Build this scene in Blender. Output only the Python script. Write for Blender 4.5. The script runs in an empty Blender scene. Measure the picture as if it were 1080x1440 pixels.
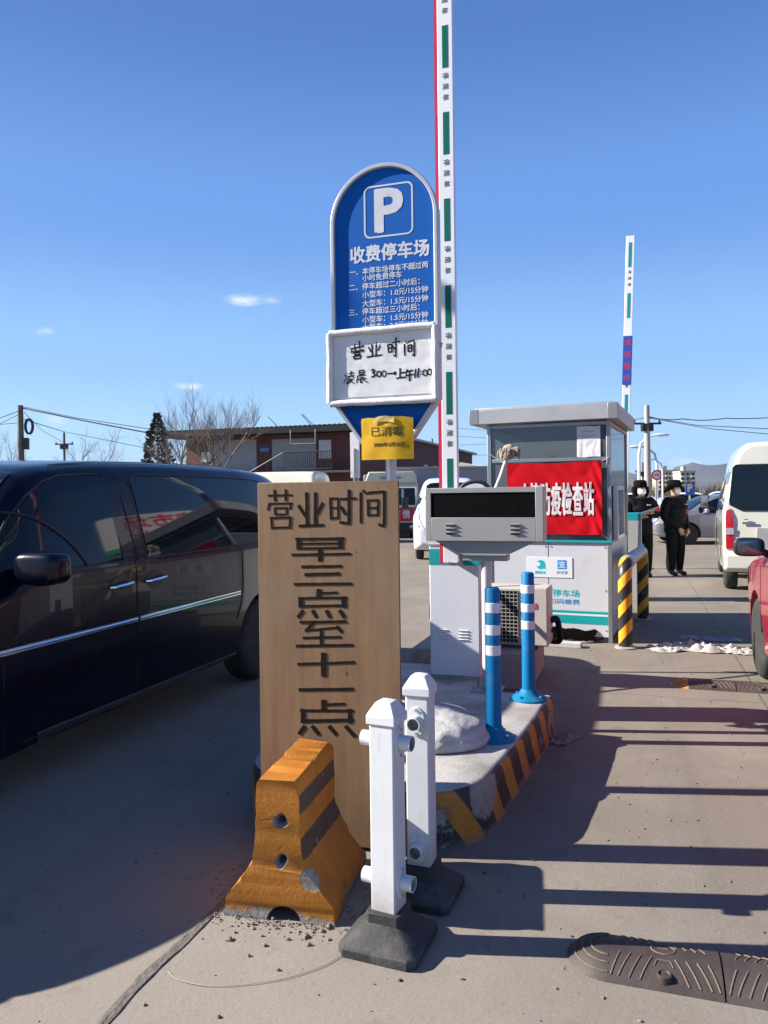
import bpy, math, random
from mathutils import Vector, Matrix, noise
from math import sin, cos, radians, pi, sqrt, atan2
random.seed(7)
SC = bpy.context.scene
COL = SC.collection

# ------------------------------------------------------------------ camera, sky, sun, exposure
F, RHO, EYE, PHI = 1080.0, -0.012, 1.6, radians(18)
SUN_EL = radians(30.0)
SUN_H = Vector((-0.9968, 0.08))                       # horizontal direction towards the sun
cam_d = bpy.data.cameras.new('camera')
cam = bpy.data.objects.new('camera', cam_d); COL.objects.link(cam)
cam.location = (0, 0, EYE)
cam.matrix_world = Matrix.Translation((0, 0, EYE)) @ Matrix.Rotation(radians(90), 4, 'X') @ Matrix.Rotation(RHO, 4, 'Z')
cam_d.sensor_fit = 'VERTICAL'; cam_d.sensor_height = 36; cam_d.sensor_width = 27
cam_d.lens = 36 * F / 1440; cam_d.shift_y = -25 / 1440
cam_d.clip_start = 0.05; cam_d.clip_end = 20000
SC.camera = cam
SC.view_settings.view_transform = 'Standard'; SC.view_settings.look = 'None'
SC.view_settings.gamma = 1; SC.view_settings.use_curve_mapping = False
SC.view_settings.exposure = 1.4
sd = bpy.data.lights.new('sun', 'SUN'); sd.energy = 5.0; sd.angle = radians(0.5); sd.color = (1, .93, .83)
sun = bpy.data.objects.new('sun', sd); COL.objects.link(sun)
sdir = Vector((SUN_H.x * cos(SUN_EL), SUN_H.y * cos(SUN_EL), sin(SUN_EL))).normalized()
sun.rotation_euler = sdir.to_track_quat('Z', 'Y').to_euler()
sun.location = (-20, 2, 20)

def ray(px, py):
    x, y = px - 540, 695 - py
    return Vector(((x*cos(RHO) - y*sin(RHO))/F, 1.0, (x*sin(RHO) + y*cos(RHO))/F))

world = bpy.data.worlds.new('World'); SC.world = world; world.use_nodes = True
def build_world():
    nt = world.node_tree; N = nt.nodes; LK = nt.links; N.clear()
    out = N.new('ShaderNodeOutputWorld'); bg = N.new('ShaderNodeBackground'); bg.inputs['Strength'].default_value = 0.062
    sky = N.new('ShaderNodeTexSky'); sky.sky_type = 'NISHITA'; sky.sun_disc = False
    sky.sun_elevation = SUN_EL; sky.sun_rotation = atan2(sdir.x, sdir.y)
    sky.air_density = 1.0; sky.dust_density = 0.25; sky.ozone_density = 2.2; sky.altitude = 60
    hsv = N.new('ShaderNodeHueSaturation'); hsv.inputs['Saturation'].default_value = 1.22; hsv.inputs['Hue'].default_value = 0.508
    LK.new(sky.outputs[0], hsv.inputs['Color'])
    tc = N.new('ShaderNodeTexCoord')
    nz = N.new('ShaderNodeTexNoise'); nz.inputs['Scale'].default_value = 34; nz.inputs['Detail'].default_value = 6; nz.inputs['Roughness'].default_value = .62
    mp = N.new('ShaderNodeMapping'); mp.inputs['Scale'].default_value = (1, 1, 2.2)
    LK.new(tc.outputs['Generated'], mp.inputs[0]); LK.new(mp.outputs[0], nz.inputs['Vector'])
    def m(op, a, b=None, clamp=False):
        n = N.new('ShaderNodeMath'); n.operation = op; n.use_clamp = clamp
        for i, x in enumerate((a, b)):
            if x is None: continue
            if isinstance(x, (int, float)): n.inputs[i].default_value = x
            else: LK.new(x, n.inputs[i])
        return n.outputs[0]
    total = None
    # small wisps of cloud, each at its own bearing and height in the sky
    for (px, py, wx, wy, k) in [(343, 422, 26, 9, 1.0), (380, 420, 16, 8, .7), (60, 466, 14, 6, .75), (266, 543, 20, 6, .8), (75, 592, 16, 9, .75),
                                (966, 651, 24, 8, .7), (700, 300, 1, 1, 0)]:
        if not k: continue
        d = ray(px, py).normalized(); r = d.cross(Vector((0, 0, 1))).normalized(); u = r.cross(d)
        dots = []
        for ax, w in ((r, wx), (u, wy)):
            n = N.new('ShaderNodeVectorMath'); n.operation = 'DOT_PRODUCT'
            LK.new(tc.outputs['Generated'], n.inputs[0]); n.inputs[1].default_value = ax
            q = m('MULTIPLY', n.outputs['Value'], F / w); dots.append(m('MULTIPLY', q, q))
        n = N.new('ShaderNodeVectorMath'); n.operation = 'DOT_PRODUCT'
        LK.new(tc.outputs['Generated'], n.inputs[0]); n.inputs[1].default_value = d
        front = m('GREATER_THAN', n.outputs['Value'], 0.5)
        e = m('SUBTRACT', 1.15, m('SQRT', m('ADD', dots[0], dots[1])))
        e = m('MULTIPLY', m('MULTIPLY', e, front, True), k, True)
        total = e if total is None else m('MAXIMUM', total, e)
    nn = m('MULTIPLY', m('SUBTRACT', nz.outputs['Fac'], .36), 3.2, True)
    msk = m('MULTIPLY', m('MULTIPLY', total, nn, True), 1.4, True)
    # clear winter air: clean pale blue low down instead of the model's yellowish rim, deep blue overhead
    sx = N.new('ShaderNodeSeparateXYZ'); LK.new(tc.outputs['Generated'], sx.inputs[0])
    rp = N.new('ShaderNodeValToRGB'); rp.color_ramp.interpolation = 'EASE'
    for i, (p, c) in enumerate([(0.0, (.37, .61, .87)), (.08, (.345, .58, .87)), (.17, (.255, .485, .85)), (.34, (.135, .305, .71)), (.54, (.070, .178, .49)), (1.0, (.028, .08, .26))]):
        e = rp.color_ramp.elements[i] if i < 2 else rp.color_ramp.elements.new(p)
        e.position = p; e.color = (*c, 1)
    LK.new(m('MAXIMUM', sx.outputs[2], 0.0), rp.inputs[0])
    sc_ = N.new('ShaderNodeVectorMath'); sc_.operation = 'SCALE'; LK.new(rp.outputs[0], sc_.inputs[0]); sc_.inputs['Scale'].default_value = 7.3
    m0 = N.new('ShaderNodeMix'); m0.data_type = 'RGBA'; m0.inputs[0].default_value = .92
    LK.new(hsv.outputs[0], m0.inputs[6]); LK.new(sc_.outputs[0], m0.inputs[7])
    mix = N.new('ShaderNodeMix'); mix.data_type = 'RGBA'
    LK.new(msk, mix.inputs[0]); LK.new(m0.outputs[2], mix.inputs[6]); mix.inputs[7].default_value = (5.4, 5.9, 6.3, 1)
    LK.new(mix.outputs[2], bg.inputs['Color']); LK.new(bg.outputs[0], out.inputs[0])
build_world()

# ------------------------------------------------------------------ measuring helpers
def L(u, v, z=0.0):                                    # lane frame (u to the right of the lane, v along it) to world
    return Vector((u*cos(PHI) + v*sin(PHI), -u*sin(PHI) + v*cos(PHI), z))
def P(px, py, Y):
    d = ray(px, py); return Vector((d.x*Y, Y, EYE + d.z*Y))
def G(px, py, z=0.0):
    d = ray(px, py); Y = (z - EYE)/d.z; return Vector((d.x*Y, Y, z))
def UV(p):
    return (p.x*cos(PHI) - p.y*sin(PHI), p.x*sin(PHI) + p.y*cos(PHI))
def PL(px, py, o, rz, y0):                             # local (x, z) of a sight line on the plane local y = y0
    d = ray(px, py); n = Vector((-sin(rz), cos(rz), 0)); ax = Vector((cos(rz), sin(rz), 0))
    c = Vector((0, 0, EYE)); o = Vector(o)
    t = (y0 - (c - o).dot(n)) / d.dot(n); p = c + d*t - o
    return (p.dot(ax), p.z)

# ------------------------------------------------------------------ materials
MATS = {}
def mat(name, col, rough=.6, metal=0, var=.12, scale=6, bump=0, bscale=40, coat=0, dirt=None, dscale=2.5, damt=.5, spec=.5, alpha=1, trans=0, sheen=0, coatr=.03, stretch=None):
    if name in MATS: return MATS[name]
    m = bpy.data.materials.new(name); m.use_nodes = True; MATS[name] = m
    nt = m.node_tree; N = nt.nodes; LK = nt.links; b = N['Principled BSDF']
    b.inputs['Roughness'].default_value = rough; b.inputs['Metallic'].default_value = metal
    b.inputs['Specular IOR Level'].default_value = spec
    b.inputs['Coat Weight'].default_value = coat; b.inputs['Coat Roughness'].default_value = coatr
    b.inputs['Alpha'].default_value = alpha; b.inputs['Transmission Weight'].default_value = trans
    tc = N.new('ShaderNodeTexCoord'); src = tc.outputs['Object']
    if stretch:
        mp = N.new('ShaderNodeMapping'); mp.inputs['Scale'].default_value = stretch; LK.new(src, mp.inputs[0]); src = mp.outputs[0]
    nz = N.new('ShaderNodeTexNoise'); nz.inputs['Scale'].default_value = scale; nz.inputs['Detail'].default_value = 6; nz.inputs['Roughness'].default_value = .65
    LK.new(src, nz.inputs['Vector'])
    r = N.new('ShaderNodeValToRGB')
    c = Vector(col[:3])
    r.color_ramp.elements[0].position = .3; r.color_ramp.elements[1].position = .72
    r.color_ramp.elements[0].color = (*(c*(1-var)), 1); r.color_ramp.elements[1].color = (*[min(1, x*(1+var)) for x in c], 1)
    LK.new(nz.outputs['Fac'], r.inputs[0]); last = r.outputs[0]
    if dirt:
        n2 = N.new('ShaderNodeTexNoise'); n2.inputs['Scale'].default_value = dscale; n2.inputs['Detail'].default_value = 9; n2.inputs['Roughness'].default_value = .7
        LK.new(src, n2.inputs['Vector'])
        r2 = N.new('ShaderNodeValToRGB'); r2.color_ramp.elements[0].position = .52; r2.color_ramp.elements[1].position = .74
        r2.color_ramp.elements[0].color = (0, 0, 0, 1); r2.color_ramp.elements[1].color = (damt, damt, damt, 1)
        LK.new(n2.outputs['Fac'], r2.inputs[0])
        mx = N.new('ShaderNodeMix'); mx.data_type = 'RGBA'; LK.new(r2.outputs[0], mx.inputs[0]); LK.new(last, mx.inputs[6]); mx.inputs[7].default_value = (*dirt, 1)
        last = mx.outputs[2]
    LK.new(last, b.inputs['Base Color'])
    if rough > .12:
        rr = N.new('ShaderNodeMapRange'); rr.inputs['To Min'].default_value = max(.02, rough*.85); rr.inputs['To Max'].default_value = min(1, rough*1.15)
        LK.new(nz.outputs['Fac'], rr.inputs[0]); LK.new(rr.outputs[0], b.inputs['Roughness'])
    if bump:
        n3 = N.new('ShaderNodeTexNoise'); n3.inputs['Scale'].default_value = bscale; n3.inputs['Detail'].default_value = 8; n3.inputs['Roughness'].default_value = .6
        LK.new(src, n3.inputs['Vector'])
        bp = N.new('ShaderNodeBump'); bp.inputs['Strength'].default_value = min(1, bump); bp.inputs['Distance'].default_value = .01 if bump <= 1 else .01*bump
        LK.new(n3.outputs['Fac'], bp.inputs['Height']); LK.new(bp.outputs[0], b.inputs['Normal'])
    return m

class NT:                                              # small wrapper for writing node materials by hand
    def __init__(s, name, rough=.7):
        s.m = bpy.data.materials.new(name); s.m.use_nodes = True; s.nt = s.m.node_tree; s.N = s.nt.nodes; s.b = s.N['Principled BSDF']; s.b.inputs['Roughness'].default_value = rough
        s.tc = s.N.new('ShaderNodeTexCoord'); MATS[name] = s.m
    def link(s, a, b): s.nt.links.new(a, b)
    def math(s, op, a, b=None, c=None, clamp=False):
        n = s.N.new('ShaderNodeMath'); n.operation = op; n.use_clamp = clamp
        for i, x in enumerate((a, b, c)):
            if x is None: continue
            if isinstance(x, (int, float)): n.inputs[i].default_value = x
            else: s.link(x, n.inputs[i])
        return n.outputs[0]
    def noise(s, scale, detail=6, rough=.6, vec=None, stretch=None):
        v = vec or s.tc.outputs['Object']
        if stretch:
            mp = s.N.new('ShaderNodeMapping'); mp.inputs['Scale'].default_value = stretch; s.link(v, mp.inputs[0]); v = mp.outputs[0]
        n = s.N.new('ShaderNodeTexNoise'); n.inputs['Scale'].default_value = scale; n.inputs['Detail'].default_value = detail; n.inputs['Roughness'].default_value = rough
        s.link(v, n.inputs['Vector']); return n.outputs['Fac']
    def ramp(s, f, stops):
        r = s.N.new('ShaderNodeValToRGB'); e = r.color_ramp.elements
        while len(e) > 1: e.remove(e[-1])
        for i, (p, c) in enumerate(stops):
            x = e[0] if i == 0 else e.new(p); x.position = p
            x.color = (c, c, c, 1) if isinstance(c, (int, float)) else (*c, 1)
        s.link(f, r.inputs[0]); return r.outputs[0]
    def step(s, f, a, b): return s.ramp(f, [(a, 0.0), (b, 1.0)])
    def mix(s, f, a, b):
        n = s.N.new('ShaderNodeMix'); n.data_type = 'RGBA'
        for i, x in ((0, f), (6, a), (7, b)):
            if isinstance(x, (int, float)): n.inputs[i].default_value = x
            elif isinstance(x, tuple): n.inputs[i].default_value = (*x, 1)
            else: s.link(x, n.inputs[i])
        return n.outputs[2]
    def xyz(s, v=None):
        n = s.N.new('ShaderNodeSeparateXYZ'); s.link(v or s.tc.outputs['Object'], n.inputs[0]); return n.outputs
    def color(s, c): s.link(c, s.b.inputs['Base Color'])
    def bump(s, h, strength=.5, dist=.01):
        bp = s.N.new('ShaderNodeBump'); bp.inputs['Strength'].default_value = strength; bp.inputs['Distance'].default_value = dist
        s.link(h, bp.inputs['Height']); s.link(bp.outputs[0], s.b.inputs['Normal'])

# ------------------------------------------------------------------ mesh builder
def catmull(pts, k):
    out = []
    n = len(pts)
    for i in range(n-1):
        p0, p1, p2, p3 = pts[max(0, i-1)], pts[i], pts[i+1], pts[min(n-1, i+2)]
        for j in range(k):
            t = j/k
            out.append(tuple(.5*((2*b) + (-a+c)*t + (2*a-5*b+4*c-d)*t*t + (-a+3*b-3*c+d)*t**3) for a, b, c, d in zip(p0, p1, p2, p3)))
    out.append(tuple(pts[-1])); return out

class MB:
    def __init__(s): s.v = []; s.f = []; s.m = []; s.uvs = None
    def add(s, verts, faces, mi=0):
        b = len(s.v); s.v += [tuple(x) for x in verts]; s.f += [tuple(i+b for i in f) for f in faces]; s.m += [mi]*len(faces); return s
    def box(s, x0, x1, y0, y1, z0, z1, mi=0):
        return s.add([(x0,y0,z0),(x1,y0,z0),(x1,y1,z0),(x0,y1,z0),(x0,y0,z1),(x1,y0,z1),(x1,y1,z1),(x0,y1,z1)],
                     [(0,3,2,1),(4,5,6,7),(0,1,5,4),(1,2,6,5),(2,3,7,6),(3,0,4,7)], mi)
    def obox(s, c, ax, size, mi=0):                     # oriented box: centre, 3 unit axes, full sizes
        c = Vector(c); X, Y, Z = [Vector(a)*d/2 for a, d in zip(ax, size)]
        vs = [c+X*i+Y*j+Z*k for k in (-1, 1) for i, j in ((-1,-1),(1,-1),(1,1),(-1,1))]
        return s.add(vs, [(0,3,2,1),(4,5,6,7),(0,1,5,4),(1,2,6,5),(2,3,7,6),(3,0,4,7)], mi)
    def tube(s, pts, r, n=8, mi=0, cap=True):
        pts = [Vector(p) for p in pts]; rs = r if isinstance(r, (list, tuple)) else [r]*len(pts)
        vs, fs = [], []; ref = None
        for i, p in enumerate(pts):
            d = (pts[min(i+1, len(pts)-1)] - pts[max(i-1, 0)]).normalized()
            if ref is None: ref = Vector((0, 0, 1)) if abs(d.z) < .9 else Vector((1, 0, 0))
            a = d.cross(ref)
            if a.length < 1e-4: a = d.cross(Vector((0, 1, 0)))
            a.normalize(); ref = a.cross(d).normalized()
            for k in range(n):
                t = 2*pi*k/n; vs.append(p + (a*cos(t) + ref*sin(t))*rs[i])
        for i in range(len(pts)-1):
            for k in range(n):
                fs.append((i*n+k, i*n+(k+1) % n, (i+1)*n+(k+1) % n, (i+1)*n+k))
        if cap:
            fs.append(tuple(range(n))[::-1]); fs.append(tuple(range((len(pts)-1)*n, len(pts)*n)))
        return s.add(vs, fs, mi)
    def cyl(s, p0, p1, r0, r1=None, n=20, mi=0): return s.tube([p0, p1], [r0, r0 if r1 is None else r1], n, mi)
    def lathe(s, prof, n=24, o=(0,0,0), axis='z', mi=0):
        vs, fs = [], []; o = Vector(o)
        for (r, h) in prof:
            for k in range(n):
                t = 2*pi*k/n; a, b = r*cos(t), r*sin(t)
                vs.append(o + (Vector((a, b, h)) if axis == 'z' else Vector((h, a, b)) if axis == 'x' else Vector((b, h, a))))
        for i in range(len(prof)-1):
            for k in range(n): fs.append((i*n+k, i*n+(k+1) % n, (i+1)*n+(k+1) % n, (i+1)*n+k))
        if prof[0][0] > 1e-5: fs.append(tuple(range(n))[::-1])
        if prof[-1][0] > 1e-5: fs.append(tuple(range((len(prof)-1)*n, len(prof)*n)))
        return s.add(vs, fs, mi)
    def prism(s, poly, a, b, axis='y', mi=0):           # polygon in the other two axes, extruded from a to b
        n = len(poly)
        def p(q, h): return (q[0], h, q[1]) if axis == 'y' else (h, q[0], q[1]) if axis == 'x' else (q[0], q[1], h)
        vs = [p(q, a) for q in poly] + [p(q, b) for q in poly]
        fs = [tuple(range(n)), tuple(range(2*n-1, n-1, -1))] + [(i, i+n, (i+1) % n + n, (i+1) % n) for i in range(n)]
        return s.add(vs, fs, mi)
    def grid(s, fn, nu, nv, mi=0):
        vs = [fn(i/nu, j/nv) for j in range(nv+1) for i in range(nu+1)]
        fs = [(j*(nu+1)+i, j*(nu+1)+i+1, (j+1)*(nu+1)+i+1, (j+1)*(nu+1)+i) for j in range(nv) for i in range(nu)]
        return s.add(vs, fs, mi)
    def slab(s, fn, nu, nv, th, mi=0):                  # grid with thickness th along a given offset fn(i,j)->(p, normal)
        A = [fn(i/nu, j/nv) for j in range(nv+1) for i in range(nu+1)]; n = len(A); w = nu+1
        vs = [Vector(p) for p, q in A] + [Vector(p) - Vector(q)*th for p, q in A]
        fs = [(j*w+i, j*w+i+1, (j+1)*w+i+1, (j+1)*w+i) for j in range(nv) for i in range(nu)]
        fs += [tuple(x+n for x in f[::-1]) for f in fs]
        rim = [i for i in range(w)] + [j*w+nu for j in range(1, nv+1)] + [nv*w+i for i in range(nu-1, -1, -1)] + [j*w for j in range(nv-1, 0, -1)]
        for k in range(len(rim)):
            a, b = rim[k], rim[(k+1) % len(rim)]; fs.append((b, a, a+n, b+n))
        return s.add(vs, fs, mi)
    def ball(s, c, r, nu=14, nv=9, mi=0, fn=None):
        c = Vector(c); r = Vector(r) if isinstance(r, (tuple, list, Vector)) else Vector((r, r, r))
        vs = [c - Vector((0, 0, r.z))]; fs = []
        for j in range(1, nv):
            b = -pi/2 + pi*j/nv
            for i in range(nu):
                a = 2*pi*i/nu; vs.append(c + Vector((r.x*cos(b)*cos(a), r.y*cos(b)*sin(a), r.z*sin(b))))
        vs.append(c + Vector((0, 0, r.z)))
        for i in range(nu): fs.append((0, 1+(i+1) % nu, 1+i))
        for j in range(nv-2):
            for i in range(nu): fs.append((1+j*nu+i, 1+j*nu+(i+1) % nu, 1+(j+1)*nu+(i+1) % nu, 1+(j+1)*nu+i))
        t = len(vs)-1
        for i in range(nu): fs.append((1+(nv-2)*nu+i, 1+(nv-2)*nu+(i+1) % nu, t))
        if fn: vs = [fn(Vector(v)) for v in vs]
        return s.add(vs, fs, mi)
    def xform(s, M):
        s.v = [tuple(M @ Vector(p)) for p in s.v]; return s
    def merge(s, o, M=None, mi=None):
        s.add([(M @ Vector(p)) if M else p for p in o.v], o.f); s.m[-len(o.f):] = [x if mi is None else mi for x in o.m]; return s
    def mesh(s, name, mats, smooth=40):
        me = bpy.data.meshes.new(name); me.from_pydata(s.v, [], s.f)
        for m in (mats if isinstance(mats, (list, tuple)) else [mats]): me.materials.append(m)
        me.polygons.foreach_set('material_index', s.m)
        if s.uvs:
            l = me.uv_layers.new(name='UVMap')
            for i, lp in enumerate(me.loops): l.data[i].uv = s.uvs[lp.vertex_index]
        me.update()
        if smooth:
            me.polygons.foreach_set('use_smooth', [True]*len(me.polygons)); me.set_sharp_from_angle(angle=radians(smooth))
        return me
    def build(s, name, mats, parent=None, bevel=0, smooth=40, seg=2, loc=None, rz=None, normals=True):
        me = s.mesh(name, mats, smooth)
        o = bpy.data.objects.new(name, me); COL.objects.link(o)
        if normals: fixn(me)
        if parent: o.parent = parent
        if loc is not None: o.location = loc
        if rz is not None: o.rotation_euler.z = rz
        if bevel:
            b = o.modifiers.new('bevel', 'BEVEL'); b.width = bevel; b.segments = seg; b.limit_method = 'ANGLE'; b.angle_limit = radians(40); b.harden_normals = False
        return o
import bmesh
def fixn(me):
    b = bmesh.new(); b.from_mesh(me); bmesh.ops.recalc_face_normals(b, faces=b.faces); b.to_mesh(me); b.free()

def tag(o, label=None, cat=None, group=None, kind=None):
    if label: o['label'] = label
    if cat: o['category'] = cat
    if group: o['group'] = group
    if kind: o['kind'] = kind
    return o
def thing(name, loc, rz=0.0, label=None, cat=None, group=None):
    o = bpy.data.objects.new(name, None); COL.objects.link(o); o.empty_display_size = .1
    o.location = loc; o.rotation_euler.z = rz
    return tag(o, label, cat, group)
def copy_tree(o, parent=None):
    c = o.copy(); COL.objects.link(c)
    if parent: c.parent = parent
    for ch in list(o.children): copy_tree(ch, c)
    return c
def boolean(o, cutter_mb):
    c = cutter_mb.build('cut', [], o.parent, smooth=0)
    md = o.modifiers.new('b', 'BOOLEAN'); md.object = c; md.operation = 'DIFFERENCE'; md.solver = 'EXACT'
    dg = bpy.context.evaluated_depsgraph_get(); dg.update()
    me = bpy.data.meshes.new_from_object(o.evaluated_get(dg)); old = o.data; nm = old.name
    o.modifiers.remove(md); o.data = me; bpy.data.objects.remove(c); bpy.data.meshes.remove(old); me.name = nm
    me.polygons.foreach_set('use_smooth', [True]*len(me.polygons)); me.set_sharp_from_angle(angle=radians(38)); me.update()

# text as mesh, standing in the local x-z plane at local y, facing -y
_tc = {}
def text_mb(body, h, bold=0.0, depth=.0008, rot=0.0, sx=1.0, spacing=1.0):
    key = (body, bold, spacing)
    if key not in _tc:
        c = bpy.data.curves.new('t', 'FONT'); c.body = body; c.size = 1; c.offset = bold; c.align_x = 'CENTER'; c.align_y = 'CENTER'; c.resolution_u = 3; c.space_character = spacing
        c.fill_mode = 'BOTH'; c.extrude = .01
        o = bpy.data.objects.new('t', c); COL.objects.link(o)
        dg = bpy.context.evaluated_depsgraph_get(); dg.update()
        me = bpy.data.meshes.new_from_object(o.evaluated_get(dg))
        vs = [tuple(v.co) for v in me.vertices]; fs = [tuple(p.vertices) for p in me.polygons]
        bpy.data.objects.remove(o); bpy.data.curves.remove(c); bpy.data.meshes.remove(me)
        x0, x1 = min(v[0] for v in vs), max(v[0] for v in vs); y0, y1 = min(v[1] for v in vs), max(v[1] for v in vs)
        _tc[key] = ([(x-(x0+x1)/2, y-(y0+y1)/2, z) for x, y, z in vs], fs, x1-x0, y1-y0)
    vs, fs, w, hh = _tc[key]
    m = MB(); k = h/hh
    cr, sr = cos(rot), sin(rot)
    m.add([((x*k*sx)*cr - (y*k)*sr, -z/.01*depth, (x*k*sx)*sr + (y*k)*cr) for x, y, z in vs], fs)
    m.w = w*k*sx
    return m
def bold_text(body, h, bold=0.0, depth=.0008, rot=0.0, sx=1.0, spacing=1.0):
    t = text_mb(body, h, 0.0, depth, rot, sx, spacing)
    if not bold: return t
    m = MB(); m.w = t.w; b = bold*h/max(1, body.count('\n')+1)*1.1
    for k, (dx, dz) in enumerate(((-1, -.5), (1, .5), (-.5, 1), (.5, -1), (0, 0), (-1, .6), (1, -.6))):
        m.merge(t, Matrix.Translation((dx*b, -k*depth*.06, dz*b)))
    return m
def put_text(mb, body, x, y, z, h, w=None, bold=0.0, rot=0.0, mi=0, align='c', spacing=1.0, depth=.0008):
    t = text_mb(body, h, 0.0, depth, 0, 1.0, spacing); sx = 1.0
    if w: sx = w/t.w
    t = bold_text(body, h, bold, depth, rot, sx, spacing)
    dx = 0 if align == 'c' else t.w/2
    mb.merge(t, Matrix.Translation((x+dx, y, z)), mi); return t.w
def stroke(mb, pts, w, y, mi=0, depth=.0012):          # brush stroke in the x-z plane: a flat bar with slightly uneven ends
    for (x0, z0), (x1, z1) in zip(pts[:-1], pts[1:]):
        d = Vector((x1-x0, z1-z0)); l = d.length
        if l < 1e-6: continue
        d /= l; n = Vector((-d.y, d.x))*w/2
        k = max(3, int(l/(w*1.2)))
        top, bot = [], []
        for i in range(k+1):
            p = Vector((x0, z0)) + d*(l*i/k); j = 1 + random.uniform(-.13, .13)
            top.append(p+n*j); bot.append(p-n*(1+random.uniform(-.13, .13)))
        poly = top + bot[::-1]
        mb.prism([(q.x, q.y) for q in poly], y, y-depth - random.uniform(0, .0008), 'y', mi)
# ------------------------------------------------------------------ shared materials
M_steel = mat('painted_steel_grey', (.325, .318, .305), .42, .1, .06, 3, .05, 90, dirt=(.16, .15, .13), damt=.35)
M_white = mat('white_paint', (.60, .61, .63), .4, 0, .05, 4, .04, 60, dirt=(.45, .42, .37), damt=.35)
M_whiteplastic = mat('white_plastic', (.53, .545, .575), .4, 0, .04, 3, .03, 30, dirt=(.5, .47, .42), dscale=5, damt=.4)
def make_post_plastic():
    t = NT('post_plastic', .42); X, Y, Z = t.xyz()
    a = t.noise(9, 8, .7); sc = t.noise(16, 7, .75, None, (3, 3, .35)); b = t.noise(40, 6, .7)
    c = t.ramp(t.noise(3, 5, .6), [(.3, (.50, .515, .545)), (.7, (.56, .57, .595))])
    c = t.mix(t.math('MULTIPLY', t.step(sc, .58, .68), .7), c, (.30, .28, .25))
    low = t.step(t.math('ADD', Z, t.math('MULTIPLY', t.math('SUBTRACT', a, .5), .30)), .26, .06)
    c = t.mix(t.math('MULTIPLY', low, .7), c, (.27, .235, .19))
    c = t.mix(t.step(b, .70, .73), c, (.16, .12, .09))
    rust = t.math('MULTIPLY', t.step(t.math('ADD', Z, t.math('MULTIPLY', t.math('SUBTRACT', b, .5), .06)), .108, .092), t.step(a, .52, .58))
    c = t.mix(rust, c, (.20, .075, .03)); t.color(c); t.bump(b, .08, .003); return t.m
M_postplastic = make_post_plastic()
M_black = mat('black_plastic', (.02, .02, .022), .45, 0, .2, 8, .1, 80)
M_rubber = mat('black_rubber', (.028, .028, .03), .75, 0, .25, 10, .3, 60, dirt=(.16, .145, .125), dscale=4, damt=.55)
M_tyre = mat('tyre_rubber', (.02, .02, .021), .8, 0, .2, 14, .2, 90, dirt=(.12, .11, .095), dscale=5, damt=.35)
M_alu = mat('aluminium', (.55, .56, .57), .35, .9, .08, 8, .05, 60)
M_chrome = mat('chrome', (.8, .8, .82), .12, 1, .03, 5)
M_galv = mat('galvanised_steel', (.42, .43, .44), .4, .8, .12, 14, .05, 60)
M_teal = mat('teal_vinyl', (.0, .30, .31), .45, 0, .06, 5)
M_conc = mat('raw_concrete', (.33, .31, .285), .9, 0, .25, 14, .6, 55, dirt=(.17, .16, .145), damt=.5)
M_ink = mat('black_ink', (.012, .009, .008), .8, 0, .3, 60, spec=.08)
M_green = mat('green_reflective', (.0, .115, .075), .35, 0, .08, 6)
M_redv = mat('red_vinyl', (.52, .02, .055), .4, 0, .08, 6)
M_dark = mat('dark_void', (.006, .006, .007), .9, 0, .1)
M_yellow = mat('yellow_band', (.72, .33, .012), .45, 0, .1, 8, .1, 60, dirt=(.25, .15, .05), dscale=6, damt=.5)
M_blackpaint = mat('black_paint', (.014, .013, .013), .5, 0, .3, 8, .1, 60, dirt=(.12, .1, .07), dscale=6, damt=.4)

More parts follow.
